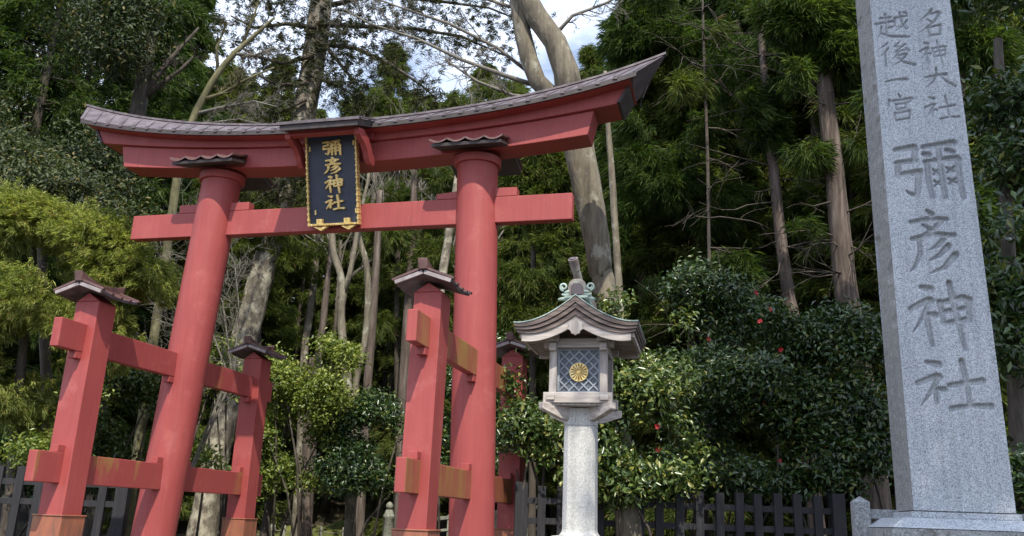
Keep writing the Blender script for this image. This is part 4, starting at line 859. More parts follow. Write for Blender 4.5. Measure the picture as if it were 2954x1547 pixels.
# mossy leaning bare tree over the roof
tp = [(-8.5555, 21.0, 7.7839, 0.1092), (-8.5641, 21.0, 9.2786, 0.1011), (-8.4047, 21.0, 10.4992, 0.0975), (-8.2071, 21.0, 11.1848, 0.0931), (-7.9097, 21.0, 11.9437, 0.0835), (-7.5435, 21.0, 12.5423, 0.0736), (-7.081, 21.0, 13.0936, 0.0529), (-6.6124, 21.0, 13.6521, 0.032)]
mb, o_ = trunk_mb(tp, 10, .3, .06); base = B0(o_[1:])
ms = add_tree('mossy_bare_tree', 'leafless mossy tree leaning right above the left half of the gate roof', 'tree', base, [('trunk', 'mb', mb, 'bark_moss')])
for k, pth in enumerate(([(-8.2042, 21.0, 11.1622, 0.0621), (-7.7133, 21.0, 11.376, 0.0467), (-7.1406, 21.0, 11.8015, 0.0313), (-6.4515, 21.0, 12.1775, 0.0209)], [(-8.2579, 21.0, 10.7862, 0.0515), (-7.6637, 21.0, 10.9797, 0.0413), (-6.8607, 21.0, 11.1824, 0.0259), (-6.2237, 21.0, 11.0377, 0.0155)], [(-7.9097, 21.0, 11.9437, 0.0522), (-8.0369, 21.0, 12.6986, 0.0369), (-7.8627, 21.0, 13.4197, 0.0266)], [(-7.5435, 21.0, 12.5423, 0.0526), (-7.0131, 21.0, 12.5053, 0.0368), (-6.5152, 21.0, 12.7613, 0.0211)], [(-7.369, 21.0, 12.8443, 0.0475), (-7.1497, 21.0, 13.6901, 0.032), (-7.0729, 21.0, 14.4236, 0.0215)], [(-8.4461, 21.0, 10.2741, 0.0461), (-7.9143, 21.0, 10.5189, 0.0308), (-7.212, 21.0, 10.6593, 0.0206), (-6.2655, 21.0, 10.4731, 0.0154)])):
    limb(ms, base, pth, 'twig' if k in (1, 3, 5) else 'bark_moss', 2, .1, 6, .38, 60 + k)
# bare twiggy shrub seen left of the left pillar, under the tie beam
base = (-7.0356, 19.0, 0); sh = thing('bare_shrub', 'tangle of bare dead twigs beside the left pillar below the tie beam', 'shrub', base)
for k, pth in enumerate(([(-6.1068, 19.0, 3.4153, 0.0597), (-6.7302, 19.0, 4.2564, 0.0431), (-7.3192, 19.0, 4.7631, 0.0348), (-7.8643, 19.0, 4.9206, 0.0218)], [(-5.9579, 19.0, 3.592, 0.0513), (-6.6498, 19.0, 4.9663, 0.0392), (-7.4444, 19.0, 5.6574, 0.0308), (-8.01, 19.0, 5.91, 0.0221)], [(-5.9257, 19.0, 3.6791, 0.0513), (-6.3472, 19.0, 5.3366, 0.035), (-6.7906, 19.0, 6.0485, 0.0266), (-7.5468, 19.0, 6.3894, 0.0178)], [(-5.8935, 19.0, 3.7664, 0.0428), (-5.9981, 19.0, 5.3498, 0.0351), (-6.1958, 19.0, 6.2558, 0.0266), (-6.519, 19.0, 6.7089, 0.0179)])):
    limb(sh, base, [(base[0], base[1], gzf(base[0], base[1]), .02)] + [(a, b, c, d*.45) for a, b, c, d in pth], 'twig', 2, .05, 6, .26, 80 + k)
# round topped yellow green trees beyond, their tops just over the roof line
for lab, bl_, n_, sd_ in (('round topped yellow green tree over the roof right of the plaque porch', [(-7.9299, 40.2443, 20.3231, 0.7879, 0.7091, 0.6697), (-6.9725, 39.804, 20.6867, 0.8291, 0.7462, 0.7048), (-6.2517, 40.1243, 20.2828, 0.7877, 0.7089, 0.6695), (-7.2639, 40.3581, 19.3831, 1.1748, 1.0573, 0.9986), (-6.0687, 40.082, 19.1112, 0.9773, 0.8796, 0.8307)], 900, 94), ('yellow green tree over the roof near the right pillar', [(-4.897, 41.1827, 20.827, 0.848, 0.7632, 0.7208), (-3.9145, 41.1424, 21.3108, 0.7695, 0.6926, 0.6541), (-2.8864, 41.245, 21.0189, 0.9097, 0.8187, 0.7732), (-3.8387, 41.0509, 19.9886, 1.2053, 1.0847, 1.0245), (-2.6296, 41.279, 19.9275, 1.004, 0.9036, 0.8534)], 1000, 95),
                          ('yellow green tree over the roof left of the forked tree', [(-1.6688, 40.3724, 21.1513, 0.8406, 0.7566, 0.7145), (-0.5811, 40.402, 21.5261, 0.8426, 0.7583, 0.7162), (-1.0295, 40.0325, 20.1927, 1.1938, 1.0744, 1.0147), (0.1421, 40.7377, 20.8949, 0.7993, 0.7194, 0.6794)], 900, 96), ('olive green tree top over the roof left of the plaque porch', [(-12.7412, 38.9475, 19.953, 0.9225, 0.8302, 0.7841), (-11.5245, 39.2247, 19.3706, 0.9573, 0.8616, 0.8137), (-13.6472, 39.0252, 19.495, 0.9581, 0.8623, 0.8144), (-12.4188, 38.8196, 18.8123, 1.1446, 1.0302, 0.9729), (-10.7292, 39.1615, 19.0887, 0.7645, 0.688, 0.6498), (-13.6468, 38.8342, 21.087, 0.7743, 0.6969, 0.6582), (-14.3379, 38.8722, 20.4183, 0.771, 0.6939, 0.6554)], 1300, 97),
                          ('olive green tree top between the oak and the mossy bare tree', [(-16.0118, 37.8541, 19.7328, 1.0317, 0.9285, 0.8769), (-16.4407, 38.0625, 18.7905, 0.9321, 0.8389, 0.7923), (-14.9428, 37.7559, 18.7488, 0.9318, 0.8387, 0.7921), (-15.7653, 38.2201, 20.6793, 0.755, 0.6795, 0.6417), (-14.1877, 38.2724, 18.6772, 0.7451, 0.6706, 0.6334)], 1000, 98)):
    q = np.array(bl_).mean(0); base = (float(q[0]), float(q[1]), gzf(q[0], q[1]))
    mb = MB().tube([(q[0], q[1], base[2] - .3, .26), (q[0] + .2, q[1], base[2]*.5 + q[2]*.5, .18), (q[0], q[1], q[2] + .5, .06)], 9)
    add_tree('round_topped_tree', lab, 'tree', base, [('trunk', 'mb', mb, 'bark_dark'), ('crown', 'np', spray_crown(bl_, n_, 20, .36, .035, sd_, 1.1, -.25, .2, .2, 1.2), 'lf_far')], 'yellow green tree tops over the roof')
# feathery cedars filling the gate opening
for lab, tp_, bl_, n_, sd_ in (('feathery mid green cedar behind the tie beam left of the hanging plaque', [(-7.6189, 27.5, 2.505, 0.1088), (-7.9905, 27.5, 6.8246, 0.101), (-8.3827, 27.5, 10.8398, 0.0656), (-8.4762, 27.5, 12.2508, 0.0399)], [(-8.5186, 26.6954, 10.4629, 0.7584, 0.6825, 0.6446), (-7.425, 26.191, 9.7046, 0.8782, 0.7904, 0.7465), (-8.4255, 26.383, 8.6172, 0.7447, 0.6703, 0.633), (-7.0106, 26.7277, 8.1551, 0.8031, 0.7228, 0.6826), (-8.0604, 26.2829, 10.8861, 0.7615, 0.6854, 0.6473), (-9.1577, 26.409, 9.5051, 0.6261, 0.5635, 0.5322), (-7.0346, 26.4721, 10.7909, 0.634, 0.5706, 0.5389), (-8.3658, 26.7218, 7.0866, 0.6112, 0.5501, 0.5195), (-7.1071, 26.5442, 6.7581, 0.6701, 0.6031, 0.5696), (-6.6087, 26.6779, 9.078, 0.5611, 0.505, 0.4769), (-9.2089, 26.455, 7.9429, 0.5548, 0.4993, 0.4716)], 2000, 91),
                               ('feathery mid green cedar behind the tie beam right of the hanging plaque', [(-3.3335, 28.0, 2.6928, 0.111), (-3.6459, 28.0, 7.1005, 0.103), (-3.9365, 28.0, 11.1995, 0.0669), (-4.0385, 28.0, 12.6383, 0.0407)], [(-4.3316, 26.9596, 11.0878, 0.9053, 0.8148, 0.7695), (-3.0232, 27.2519, 10.8637, 0.7743, 0.6969, 0.6582), (-3.9641, 26.8341, 9.6057, 0.765, 0.6885, 0.6503), (-2.5241, 26.9885, 8.9947, 0.6338, 0.5704, 0.5387), (-3.5884, 26.907, 7.9054, 0.8152, 0.7336, 0.6929), (-4.0112, 27.0921, 6.8621, 0.6206, 0.5586, 0.5275), (-2.7721, 27.1913, 6.9088, 0.683, 0.6147, 0.5805), (-2.3322, 26.8174, 10.0729, 0.5123, 0.4611, 0.4355), (-5.0601, 26.8527, 10.5103, 0.5788, 0.5209, 0.492), (-4.9036, 26.914, 11.7598, 0.6508, 0.5857, 0.5532), (-2.5482, 26.7861, 11.5737, 0.6496, 0.5847, 0.5522)], 1800, 92),
                               ('feathery cedar filling the gap between right pillar and the big forked tree', [(0.72, 24.0, 3.095, 0.0959), (0.6253, 24.0, 6.363, 0.0884), (0.5806, 24.0, 9.8901, 0.0574), (0.5967, 24.0, 11.3812, 0.035)], [(0.1554, 23.6405, 10.29, 0.6792, 0.6113, 0.5773), (1.0581, 23.6314, 10.447, 0.6804, 0.6123, 0.5783), (0.6314, 23.5578, 9.4675, 0.7292, 0.6563, 0.6198), (-0.0082, 23.5368, 8.5, 0.6105, 0.5494, 0.5189), (1.0016, 23.4586, 8.0748, 0.7181, 0.6463, 0.6104), (0.3607, 23.4103, 7.363, 0.6576, 0.5918, 0.5589), (0.0715, 23.5061, 6.2299, 0.5951, 0.5356, 0.5058), (1.2471, 23.6343, 6.9443, 0.6545, 0.589, 0.5563), (0.8375, 23.2654, 5.9275, 0.593, 0.5337, 0.5041), (1.4257, 23.4576, 9.0245, 0.4466, 0.4019, 0.3796), (0.5843, 23.461, 11.1638, 0.5714, 0.5142, 0.4857), (-0.1868, 23.495, 7.3421, 0.4383, 0.3944, 0.3725)], 2300, 93)):
    mb, o_ = trunk_mb(tp_, 9, .2, .05); base = B0(o_[1:])
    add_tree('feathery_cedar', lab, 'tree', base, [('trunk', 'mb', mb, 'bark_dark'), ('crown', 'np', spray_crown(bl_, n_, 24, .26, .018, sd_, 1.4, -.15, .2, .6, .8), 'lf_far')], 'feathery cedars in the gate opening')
# bright young cedar at the left edge
tp = [(-9.0257, 16.8, 1.0991, 0.1093), (-9.1163, 16.8, 1.8839, 0.1034), (-9.2355, 16.8, 2.9887, 0.0903), (-9.3849, 16.8, 4.6859, 0.0696), (-9.528, 16.8, 6.3129, 0.0476)]
mb, o_ = trunk_mb(tp, 12, .25, .06); base = B0(o_[1:])
V1 = tuft_crown([(-9.242, 16.706, 5.8622, 0.8472, 0.7625, 0.7201), (-8.2599, 16.6361, 5.9812, 0.7331, 0.6598, 0.6231), (-7.354, 16.4984, 5.6128, 0.6521, 0.5869, 0.5543), (-8.7666, 16.1194, 4.9242, 0.8345, 0.7511, 0.7093), (-7.8868, 16.5323, 5.1151, 0.6088, 0.5479, 0.5175), (-9.6557, 16.55, 5.2058, 0.7621, 0.6859, 0.6478), (-9.1365, 16.6362, 4.0591, 0.8228, 0.7405, 0.6994), (-8.3316, 16.3423, 4.1657, 0.5245, 0.4721, 0.4458), (-9.2621, 16.3124, 3.1524, 0.7368, 0.6631, 0.6263), (-8.5896, 16.4191, 3.1032, 0.5522, 0.497, 0.4693), (-7.4592, 16.553, 4.8173, 0.4544, 0.409, 0.3862), (-7.0539, 16.3481, 5.1469, 0.4188, 0.3769, 0.356), (-8.8201, 16.5519, 2.3649, 0.4363, 0.3926, 0.3708), (-8.7625, 16.6409, 6.2061, 0.697, 0.6273, 0.5925), (-10.0739, 16.682, 4.2536, 0.9005, 0.8104, 0.7654), (-7.4251, 16.2621, 4.1233, 0.3744, 0.337, 0.3182), (-7.0922, 16.3677, 3.9074, 0.3358, 0.3022, 0.2854), (-9.9163, 16.444, 6.1613, 0.6965, 0.6269, 0.592), (-7.5133, 16.4515, 3.7404, 0.2976, 0.2679, 0.253)], 4300, 8, 17, .125, .0125, 51, 3.0, .14)
add_tree('young_cedar', 'bright yellow green young cedar with drooping sprays at the left edge', 'tree', base, [('trunk', 'mb', mb, 'bark_dark'), ('crown', 'np', V1, 'lf_bright')])
V1 = broad_crown([(-10.8596, 18.2917, 7.5103, 0.7855, 0.7069, 0.6676), (-9.9598, 18.0496, 7.3598, 0.8709, 0.7838, 0.7402), (-9.034, 18.2835, 7.027, 0.5201, 0.4681, 0.4421), (-11.2628, 18.4847, 8.2472, 0.7055, 0.6349, 0.5996), (-8.2302, 18.2006, 6.8752, 0.346, 0.3114, 0.2941), (-11.7386, 17.9392, 7.1055, 0.9545, 0.8591, 0.8113)], 1500, 18, .12, .05, 52, .25, 1.5, -.1)
mb, o_ = trunk_mb([(-9.3516, 18.4, 2.2352, 0.1056), (-9.8798, 18.4, 4.71, 0.1011), (-10.4157, 18.4, 7.1932, 0.0699), (-10.7078, 18.4, 8.3116, 0.0355)], 10, .2, .05); base = B0(o_[1:])
add_tree('grey_green_tree', 'grey green broadleaf tree above the bright young cedar at the left', 'tree', base, [('trunk', 'mb', mb, 'bark_dark'), ('crown', 'np', V1, 'lf_oak')])
# slender trunks in the middle
def slim(label, pts, mat, extra=(), name='slender_tree', crown=None, cm='lf_far'):
    mb, o_ = trunk_mb(pts, 10, .3, .07); base = B0(o_[1:])
    t = add_tree(name, label, 'tree', base, [('trunk', 'mb', mb, mat)])
    for k, e in enumerate(extra): MB().tube(e, 8, .06).build('limb', mat, t, smooth=True, origin=base)
    if crown: npmesh('crown', crown[0], crown[1], cm, t, origin=base)
    return t
slim('pale slender forked trunk in the middle of the gate opening', [(-3.9392, 23.5, 1.4683, 0.133), (-4.1156, 23.5, 3.2881, 0.1307), (-4.2883, 23.5, 4.4378, 0.1219), (-4.4895, 23.5, 5.3997, 0.1125), (-4.6098, 23.5, 6.2753, 0.1083), (-4.6058, 23.5, 6.7223, 0.1088), (-4.7208, 23.5, 7.2828, 0.0985), (-4.9472, 23.5, 7.8462, 0.0937), (-5.0765, 23.5, 8.5375, 0.0888), (-5.2741, 23.5, 9.7146, 0.0731), (-5.511, 23.5, 10.9215, 0.0513)], 'bark_smooth', ([(-4.6009, 23.5, 6.6664, 0.0924), (-4.4587, 23.5, 7.2928, 0.0767), (-4.384, 23.5, 8.0988, 0.0718), (-4.3288, 23.5, 9.0369, 0.0558), (-4.1824, 23.5, 9.9983, 0.0451), (-4.1466, 23.5, 10.9758, 0.0285)],))
slim('crooked slender trunk just right of the forked one', [(-4.0381, 24.0, 3.0274, 0.0851), (-4.1221, 24.0, 4.4128, 0.0919), (-3.9992, 24.0, 5.2943, 0.0874), (-3.9618, 24.0, 6.1903, 0.0938), (-3.9943, 24.0, 6.872, 0.1), (-4.0626, 24.0, 7.4465, 0.0895), (-4.1673, 24.0, 7.9095, 0.0899), (-4.373, 24.0, 8.4921, 0.0735), (-4.5346, 24.0, 9.2045, 0.0513)], 'bark_smooth')
slim('straight brown trunk behind the two crooked slender ones', [(-4.0734, 26.0, 2.1975, 0.1369), (-4.1242, 26.0, 4.246, 0.1341), (-4.12, 26.0, 5.6642, 0.1302), (-4.1349, 26.0, 7.3728, 0.1204), (-4.1748, 26.0, 9.1423, 0.1103), (-4.2333, 26.0, 10.7099, 0.0872)], 'bark_cedar')
slim('sunlit straight thin trunk left of the forked slender tree', [(-6.3461, 28.0, 2.2231, 0.1105), (-6.5328, 28.0, 5.6913, 0.1207), (-6.5081, 28.0, 6.73, 0.1219), (-6.4701, 28.0, 7.7903, 0.1102), (-6.4573, 28.0, 8.8715, 0.0916), (-6.4975, 28.0, 10.8156, 0.0667)], 'bark_smooth')
slim('rough brown thin trunk between the leaning fir and the slender forked tree', [(-5.752, 27.0, 2.539, 0.1129), (-5.872, 27.0, 5.5378, 0.1102), (-5.8193, 27.0, 6.5407, 0.1114), (-5.8153, 27.0, 7.5621, 0.1), (-5.8102, 27.0, 8.8685, 0.076), (-5.9186, 27.0, 10.7504, 0.058)], 'bark_cedar')
slim('leaning pale trunk just left of the right pillar under the tie beam', [(-2.0689, 22.0, 1.3074, 0.1435), (-2.0544, 22.0, 3.2045, 0.1372), (-1.925, 22.0, 5.303, 0.1307), (-1.7932, 22.0, 6.8724, 0.1179), (-1.6886, 22.0, 7.9532, 0.109), (-1.5722, 22.0, 9.2872, 0.0949), (-1.4829, 22.0, 10.4312, 0.0641)], 'bark_mottled')
slim('dark straight trunk behind the front right support post', [(-3.0347, 27.0, 0.9188, 0.1752), (-3.1537, 27.0, 3.8131, 0.1685), (-3.2002, 27.0, 6.261, 0.1542), (-3.2237, 27.0, 8.8356, 0.1392), (-3.3071, 27.0, 12.2441, 0.0915)], 'bark_cedar')
slim('pale thin trunk just right of the big forked tree', [(2.5487, 20.0, 5.5372, 0.0922), (2.4708, 20.0, 6.9776, 0.0846), (2.3906, 20.0, 8.2712, 0.0812), (2.3285, 20.0, 9.2966, 0.0775), (2.2452, 20.0, 10.3487, 0.0638), (2.1566, 20.0, 11.8711, 0.045)], 'bark_smooth')
slim('short curved brown trunk rising between the shrubs in the gate opening', [(-5.7596, 22.5, 0.8096, 0.0972), (-5.6882, 22.5, 1.7596, 0.0836), (-5.6035, 22.5, 2.4396, 0.0694), (-5.4875, 22.5, 3.1323, 0.05), (-5.4496, 22.5, 3.7332, 0.0302)], 'bark_dark')
slim('reddish brown trunk foot among the dark shrubs in the gate opening', [(-5.3452, 25.0, 0.6237, 0.1509), (-5.4064, 25.0, 1.4581, 0.1415), (-5.4794, 25.0, 2.4158, 0.132), (-5.5865, 25.0, 3.8365, 0.1117), (-5.6067, 25.0, 5.1917, 0.0794)], 'bark_cedar')
# big cedars at the right, with rough reddish trunks
def big_cedar(label, pts, seed, crown_blobs, n, mat='bark_cedar', gt=-.1, lm='lf_cedar'):
    mb, o_ = trunk_mb(pts, 16, .25, .06); base = B0(o_[1:])
    V, F = spray_crown(crown_blobs, int(n*1.9), 26, .30, .016, seed, 1.15, gt, .2, .8, .8)
    t = add_tree('cedar_tree', label, 'tree', base, [('trunk', 'mb', mb, mat), ('crown', 'np', (V, F), lm)], 'tall cedars right of the gate')
    rr = np.random.default_rng(seed + 40)
    for k in range(16):
        q = o_[int(len(o_)*rr.uniform(.3, .95))]; a = rr.uniform(pi*.9, 2.1*pi); tw = MB(); twigs(tw, (q[0] + cos(a)*q[3]*.8, q[1] + sin(a)*q[3]*.8, q[2]), (cos(a), sin(a)*.7, -.1), rr.uniform(.8, 2.6), .022, 1, rr, -.1, 4, 5); tw.build('dead_limb', 'bark_dark', t, smooth=True, origin=base)
    return t
big_cedar('tall cedar with thick rough reddish trunk left of the inscribed stone pillar', [(7.3691, 18.5, 4.8604, 0.2631), (7.2566, 18.5, 5.9514, 0.2414), (7.239, 18.5, 6.7156, 0.2353), (7.2186, 18.5, 7.7299, 0.221), (7.1859, 18.5, 8.8696, 0.2066), (7.1339, 18.5, 10.0454, 0.1917), (7.0987, 18.5, 11.2605, 0.1762), (7.0752, 18.5, 12.7303, 0.1513), (7.103, 18.5, 14.8218, 0.0971)], 71, [(7.3853, 18.3042, 11.3683, 0.8742, 0.7868, 0.7431), (6.6118, 18.1149, 12.3755, 0.9327, 0.8394, 0.7928), (7.9376, 18.4526, 12.642, 0.936, 0.8424, 0.7956), (7.9266, 18.1401, 9.982, 0.5419, 0.4877, 0.4606), (6.3488, 18.0459, 10.9183, 0.7318, 0.6586, 0.622), (7.3487, 18.3423, 13.6921, 1.1387, 1.0248, 0.9679), (8.5024, 18.2902, 11.5168, 0.7377, 0.6639, 0.627), (6.524, 18.294, 9.145, 0.4464, 0.4018, 0.3795), (7.9045, 18.3378, 9.6862, 0.5397, 0.4858, 0.4588), (6.1471, 18.4147, 7.067, 0.5204, 0.4683, 0.4423)], 1900)
big_cedar('tall cedar with slimmer grey trunk and hanging sprays between lantern and stone pillar', [(6.605, 20.0, 5.1265, 0.165), (6.5014, 20.0, 6.162, 0.1488), (6.4089, 20.0, 7.1288, 0.1412), (6.3475, 20.0, 8.2229, 0.1289), (6.2793, 20.0, 9.4529, 0.1213), (6.224, 20.0, 10.6155, 0.1083), (6.1664, 20.0, 12.0349, 0.0902), (6.1212, 20.0, 13.8539, 0.0717), (6.1047, 20.0, 16.0015, 0.042)], 72, [(5.9551, 19.8448, 10.2063, 0.6735, 0.6062, 0.5725), (5.8178, 19.7283, 11.5865, 0.8813, 0.7932, 0.7491), (5.3683, 19.3908, 12.7793, 0.8945, 0.8051, 0.7603), (6.4592, 19.6303, 12.7127, 0.7945, 0.715, 0.6753), (5.4391, 19.7946, 9.2545, 0.5703, 0.5133, 0.4847), (5.7784, 19.6871, 8.2589, 0.3753, 0.3378, 0.319), (6.287, 19.7191, 9.0841, 0.4268, 0.3841, 0.3628), (6.119, 19.9961, 14.0595, 1.1106, 0.9996, 0.944), (5.4815, 19.4976, 7.8511, 0.5599, 0.5039, 0.4759), (5.2909, 19.4099, 10.4951, 0.676, 0.6084, 0.5746), (4.7726, 19.6452, 9.2282, 0.5701, 0.5131, 0.4846), (5.4448, 19.7816, 6.877, 0.5527, 0.4974, 0.4698)], 2300)
big_cedar('dark cedar trunk in deep shade behind the two front cedars', [(8.2562, 23.0, 6.2086, 0.1378), (8.314, 23.0, 7.5301, 0.1399), (8.3723, 23.0, 9.2394, 0.1317), (8.4687, 23.0, 11.626, 0.124), (8.6084, 23.0, 14.7957, 0.0933)], 73, [(8.4441, 22.5871, 14.4956, 1.3686, 1.2318, 1.1633), (9.2306, 22.6051, 12.645, 0.7824, 0.7042, 0.6651), (7.6116, 22.5272, 11.6069, 0.663, 0.5967, 0.5635), (8.9182, 22.1777, 16.6116, 1.7499, 1.5749, 1.4874), (7.9296, 22.4304, 9.3909, 0.6466, 0.5819, 0.5496), (8.5986, 22.3863, 8.0652, 0.6368, 0.5731, 0.5413), (7.5345, 22.4348, 8.0243, 0.5304, 0.4774, 0.4508)], 1500, 'bark_dark')
big_cedar('broad dark cedar spreading right of the forked tree trunk', [(5.2241, 24.0, 4.3241, 0.1836), (5.2446, 24.0, 7.6854, 0.1794), (5.2084, 24.0, 11.3123, 0.1633), (5.1691, 24.0, 15.2402, 0.1093)], 74, [(4.3443, 22.2935, 13.7837, 1.2211, 1.099, 1.038), (3.6582, 21.966, 11.3362, 0.864, 0.7776, 0.7344), (4.9535, 21.7929, 11.2705, 1.1871, 1.0684, 1.009), (4.0683, 21.8465, 9.6215, 0.953, 0.8577, 0.81), (5.2201, 22.0015, 9.1045, 0.9472, 0.8525, 0.8052), (3.4293, 22.1305, 9.0346, 0.631, 0.5679, 0.5363), (4.4588, 22.2653, 7.7553, 0.9323, 0.8391, 0.7924), (3.6284, 21.812, 7.6153, 0.7239, 0.6515, 0.6153), (5.4933, 21.9765, 7.6869, 0.621, 0.5589, 0.5279), (5.2152, 22.1195, 13.0794, 0.9913, 0.8922, 0.8426), (3.2348, 22.3553, 14.2379, 0.8926, 0.8033, 0.7587), (4.3757, 22.4699, 15.8194, 1.5893, 1.4304, 1.3509), (3.2226, 21.8604, 10.2722, 0.5334, 0.4801, 0.4534), (3.0077, 22.049, 7.9165, 0.5189, 0.467, 0.4411)], 3300)
big_cedar('cedar with yellow tipped sprays beside the right tip of the gate roof', [(4.5259, 19.5, 3.7018, 0.0395), (4.5351, 19.5, 6.4329, 0.041), (4.564, 19.5, 9.3825, 0.0379), (4.5459, 19.5, 12.5751, 0.0296), (4.5554, 19.5, 15.091, 0.0204)], 75, [(4.0383, 18.8115, 11.2932, 0.5594, 0.5035, 0.4755), (4.2466, 18.7329, 12.2469, 0.5664, 0.5098, 0.4815), (3.6554, 18.4967, 10.6605, 0.3236, 0.2912, 0.275), (4.6982, 18.5623, 11.5283, 0.4676, 0.4208, 0.3975), (3.9526, 18.6289, 7.0786, 0.3962, 0.3566, 0.3368)], 520, 'bark_dark', lm='lf_far')
V1 = broad_crown([(7.6184, 12.5702, 8.6549, 0.4481, 0.4033, 0.3809), (7.7496, 12.6235, 7.6036, 0.3763, 0.3387, 0.3199), (7.4277, 12.4946, 6.4441, 0.3678, 0.331, 0.3126), (7.5648, 12.477, 5.5433, 0.3611, 0.325, 0.3069), (7.326, 12.7273, 4.5381, 0.3537, 0.3183, 0.3006), (7.3871, 12.4855, 3.5843, 0.3466, 0.312, 0.2946), (7.1612, 12.6735, 2.6574, 0.3398, 0.3058, 0.2888), (7.2232, 12.528, 1.7764, 0.3333, 0.2999, 0.2833), (7.5964, 12.7544, 9.6058, 0.5215, 0.4694, 0.4433), (7.9374, 12.6891, 6.5965, 0.4304, 0.3873, 0.3658), (7.7101, 12.462, 4.31, 0.4107, 0.3696, 0.3491), (6.859, 12.5463, 5.1378, 0.1791, 0.1611, 0.1522), (8.0757, 12.4483, 9.2556, 0.5181, 0.4663, 0.4403)], 1500, 14, .17, .062, 76, .28, 1.7, .05, .2)
mb, o_ = trunk_mb([(7.3845, 13.0, 1.2483, 0.1132), (7.5472, 13.0, 3.5447, 0.107), (7.7269, 13.0, 6.0826, 0.0939), (7.9267, 13.0, 8.9022, 0.0727)], 12, .2, .06); base = B0(o_[1:])
add_tree('shaded_tree', 'dark shaded broadleaf tree directly right of and behind the inscribed stone pillar', 'tree', base, [('trunk', 'mb', mb, 'bark_dark'), ('crown', 'np', V1, 'lf_camellia')])
V1 = spray_crown([(9.4088, 16.1491, 10.5409, 0.6484, 0.5836, 0.5512), (8.6759, 16.145, 8.917, 0.3953, 0.3557, 0.336), (9.9478, 16.2046, 8.9681, 0.712, 0.6408, 0.6052), (8.9504, 16.1712, 7.0817, 0.4608, 0.4147, 0.3916), (9.6243, 15.8477, 6.303, 0.6067, 0.546, 0.5157), (8.593, 16.1409, 5.1714, 0.3722, 0.335, 0.3164), (9.2888, 15.8066, 4.1434, 0.5122, 0.461, 0.4354), (9.1569, 15.7347, 12.0157, 0.7458, 0.6713, 0.634), (7.2821, 16.0506, 9.2955, 0.3976, 0.3578, 0.338), (7.6996, 16.0677, 10.4706, 0.4858, 0.4372, 0.4129)], 2000, 24, .28, .016, 77, 1.3, -.05, .2, .7)
mb, o_ = trunk_mb([(8.4925, 16.3, 1.9886, 0.1436), (8.6392, 16.3, 4.1727, 0.1341), (8.8527, 16.3, 7.3528, 0.1176), (9.1065, 16.3, 10.8865, 0.0911)], 12, .2, .06); base = B0(o_[1:])
add_tree('cedar_tree', 'cedar with dark hanging sprays half hidden behind the inscribed stone pillar', 'tree', base, [('trunk', 'mb', mb, 'bark_dark'), ('crown', 'np', V1, 'lf_cedar')], 'tall cedars right of the gate')

# ------------------------------------------------------------------ shrubs
def shrub(name, label, cat, blobs, n, per, L_, W_, seed, mat, sig=.2, gs=1.6, gt=-.3, inner=.5, flowers=0, group=None, stems=4):
    rs_ = np.random.default_rng(seed + 900); sat = []
    for q in blobs:
        for _ in range(2):
            d_ = unit(rs_.normal(size=3)); k_ = rs_.uniform(.32, .6); sat.append((q[0] + d_[0]*q[3], q[1] + d_[1]*q[4]*.8, max(q[2] + d_[2]*q[5], .45), q[3]*k_, q[4]*k_, q[5]*k_))
    blobs = list(blobs) + sat; n = int(n*1.6)
    B = np.array(blobs); bx, by = B[:, 0].mean(), B[:, 1].mean() + .2; base = (float(bx), float(by), gzf(bx, by)); rr = np.random.default_rng(seed + 500); stems_r = .032
    mb = MB()
    for k in range(stems):
        j = rr.integers(len(B)); q = B[j]; x, y = bx + rr.normal()*.35, by + rr.normal()*.25
        mb.tube([(x, y, base[2] - .1, stems_r), (x + (q[0] - x)*.3, y + (q[1] - y)*.4, base[2] + (q[2] - base[2])*.45, stems_r*.8), (q[0], q[1], q[2], .015)], 7, .05)
    t = add_tree(name, label, cat, base, [('stem', 'mb', mb, 'bark_dark'), ('crown', 'np', broad_crown(blobs, n, per, L_, W_, seed, sig, gs, gt, inner), mat)], group)
    if flowers:
        P, d = shell_points(blobs, flowers, rr, .97); k = d[:, 1] < .1; P, d = P[k], d[k]
        for q, dd in zip(P, d):
            n_ = unit(dd + np.array([0, -.6, .1])); a = unit(np.cross(n_, [0, 0, 1.])); b = np.cross(n_, a); q = q + n_*.05; fl = MB()
            for s in range(6):
                an = s*pi/3 + rr.random(); c, s_ = cos(an), sin(an); e = a*c + b*s_; f_ = -a*s_ + b*c
                fl.add([q, q + e*.03 + f_*.022 + n_*.01, q + e*.052 + n_*.022, q + e*.03 - f_*.022 + n_*.01], [(0, 1, 2, 3)])
            fl.build('flower', 'flower', t, origin=base)
    return t
cam_args = dict(per=13, L_=.115, W_=.05, mat='lf_camellia', sig=.15, gs=2.9, gt=.02, group='camellia bushes behind the fence')
shrub('camellia_bush', 'sunlit camellia bush crowding the left side and back of the lantern', 'bush', [(0.36, 15.2936, 3.2528, 0.3774, 0.3396, 0.3208), (0.1886, 15.2185, 2.2323, 0.3031, 0.2728, 0.2576), (0.5381, 15.1517, 1.7842, 0.4342, 0.3908, 0.3691), (0.3805, 15.143, 2.5732, 0.3389, 0.305, 0.2881), (0.7902, 15.3591, 2.4541, 0.4058, 0.3652, 0.3449), (0.693, 15.1677, 3.6814, 0.3457, 0.3111, 0.2939), (0.2042, 15.2935, 1.7722, 0.2338, 0.2104, 0.1987)], 1050, seed=101, flowers=2, **{**cam_args, 'mat': 'lf_camellia_sun'})
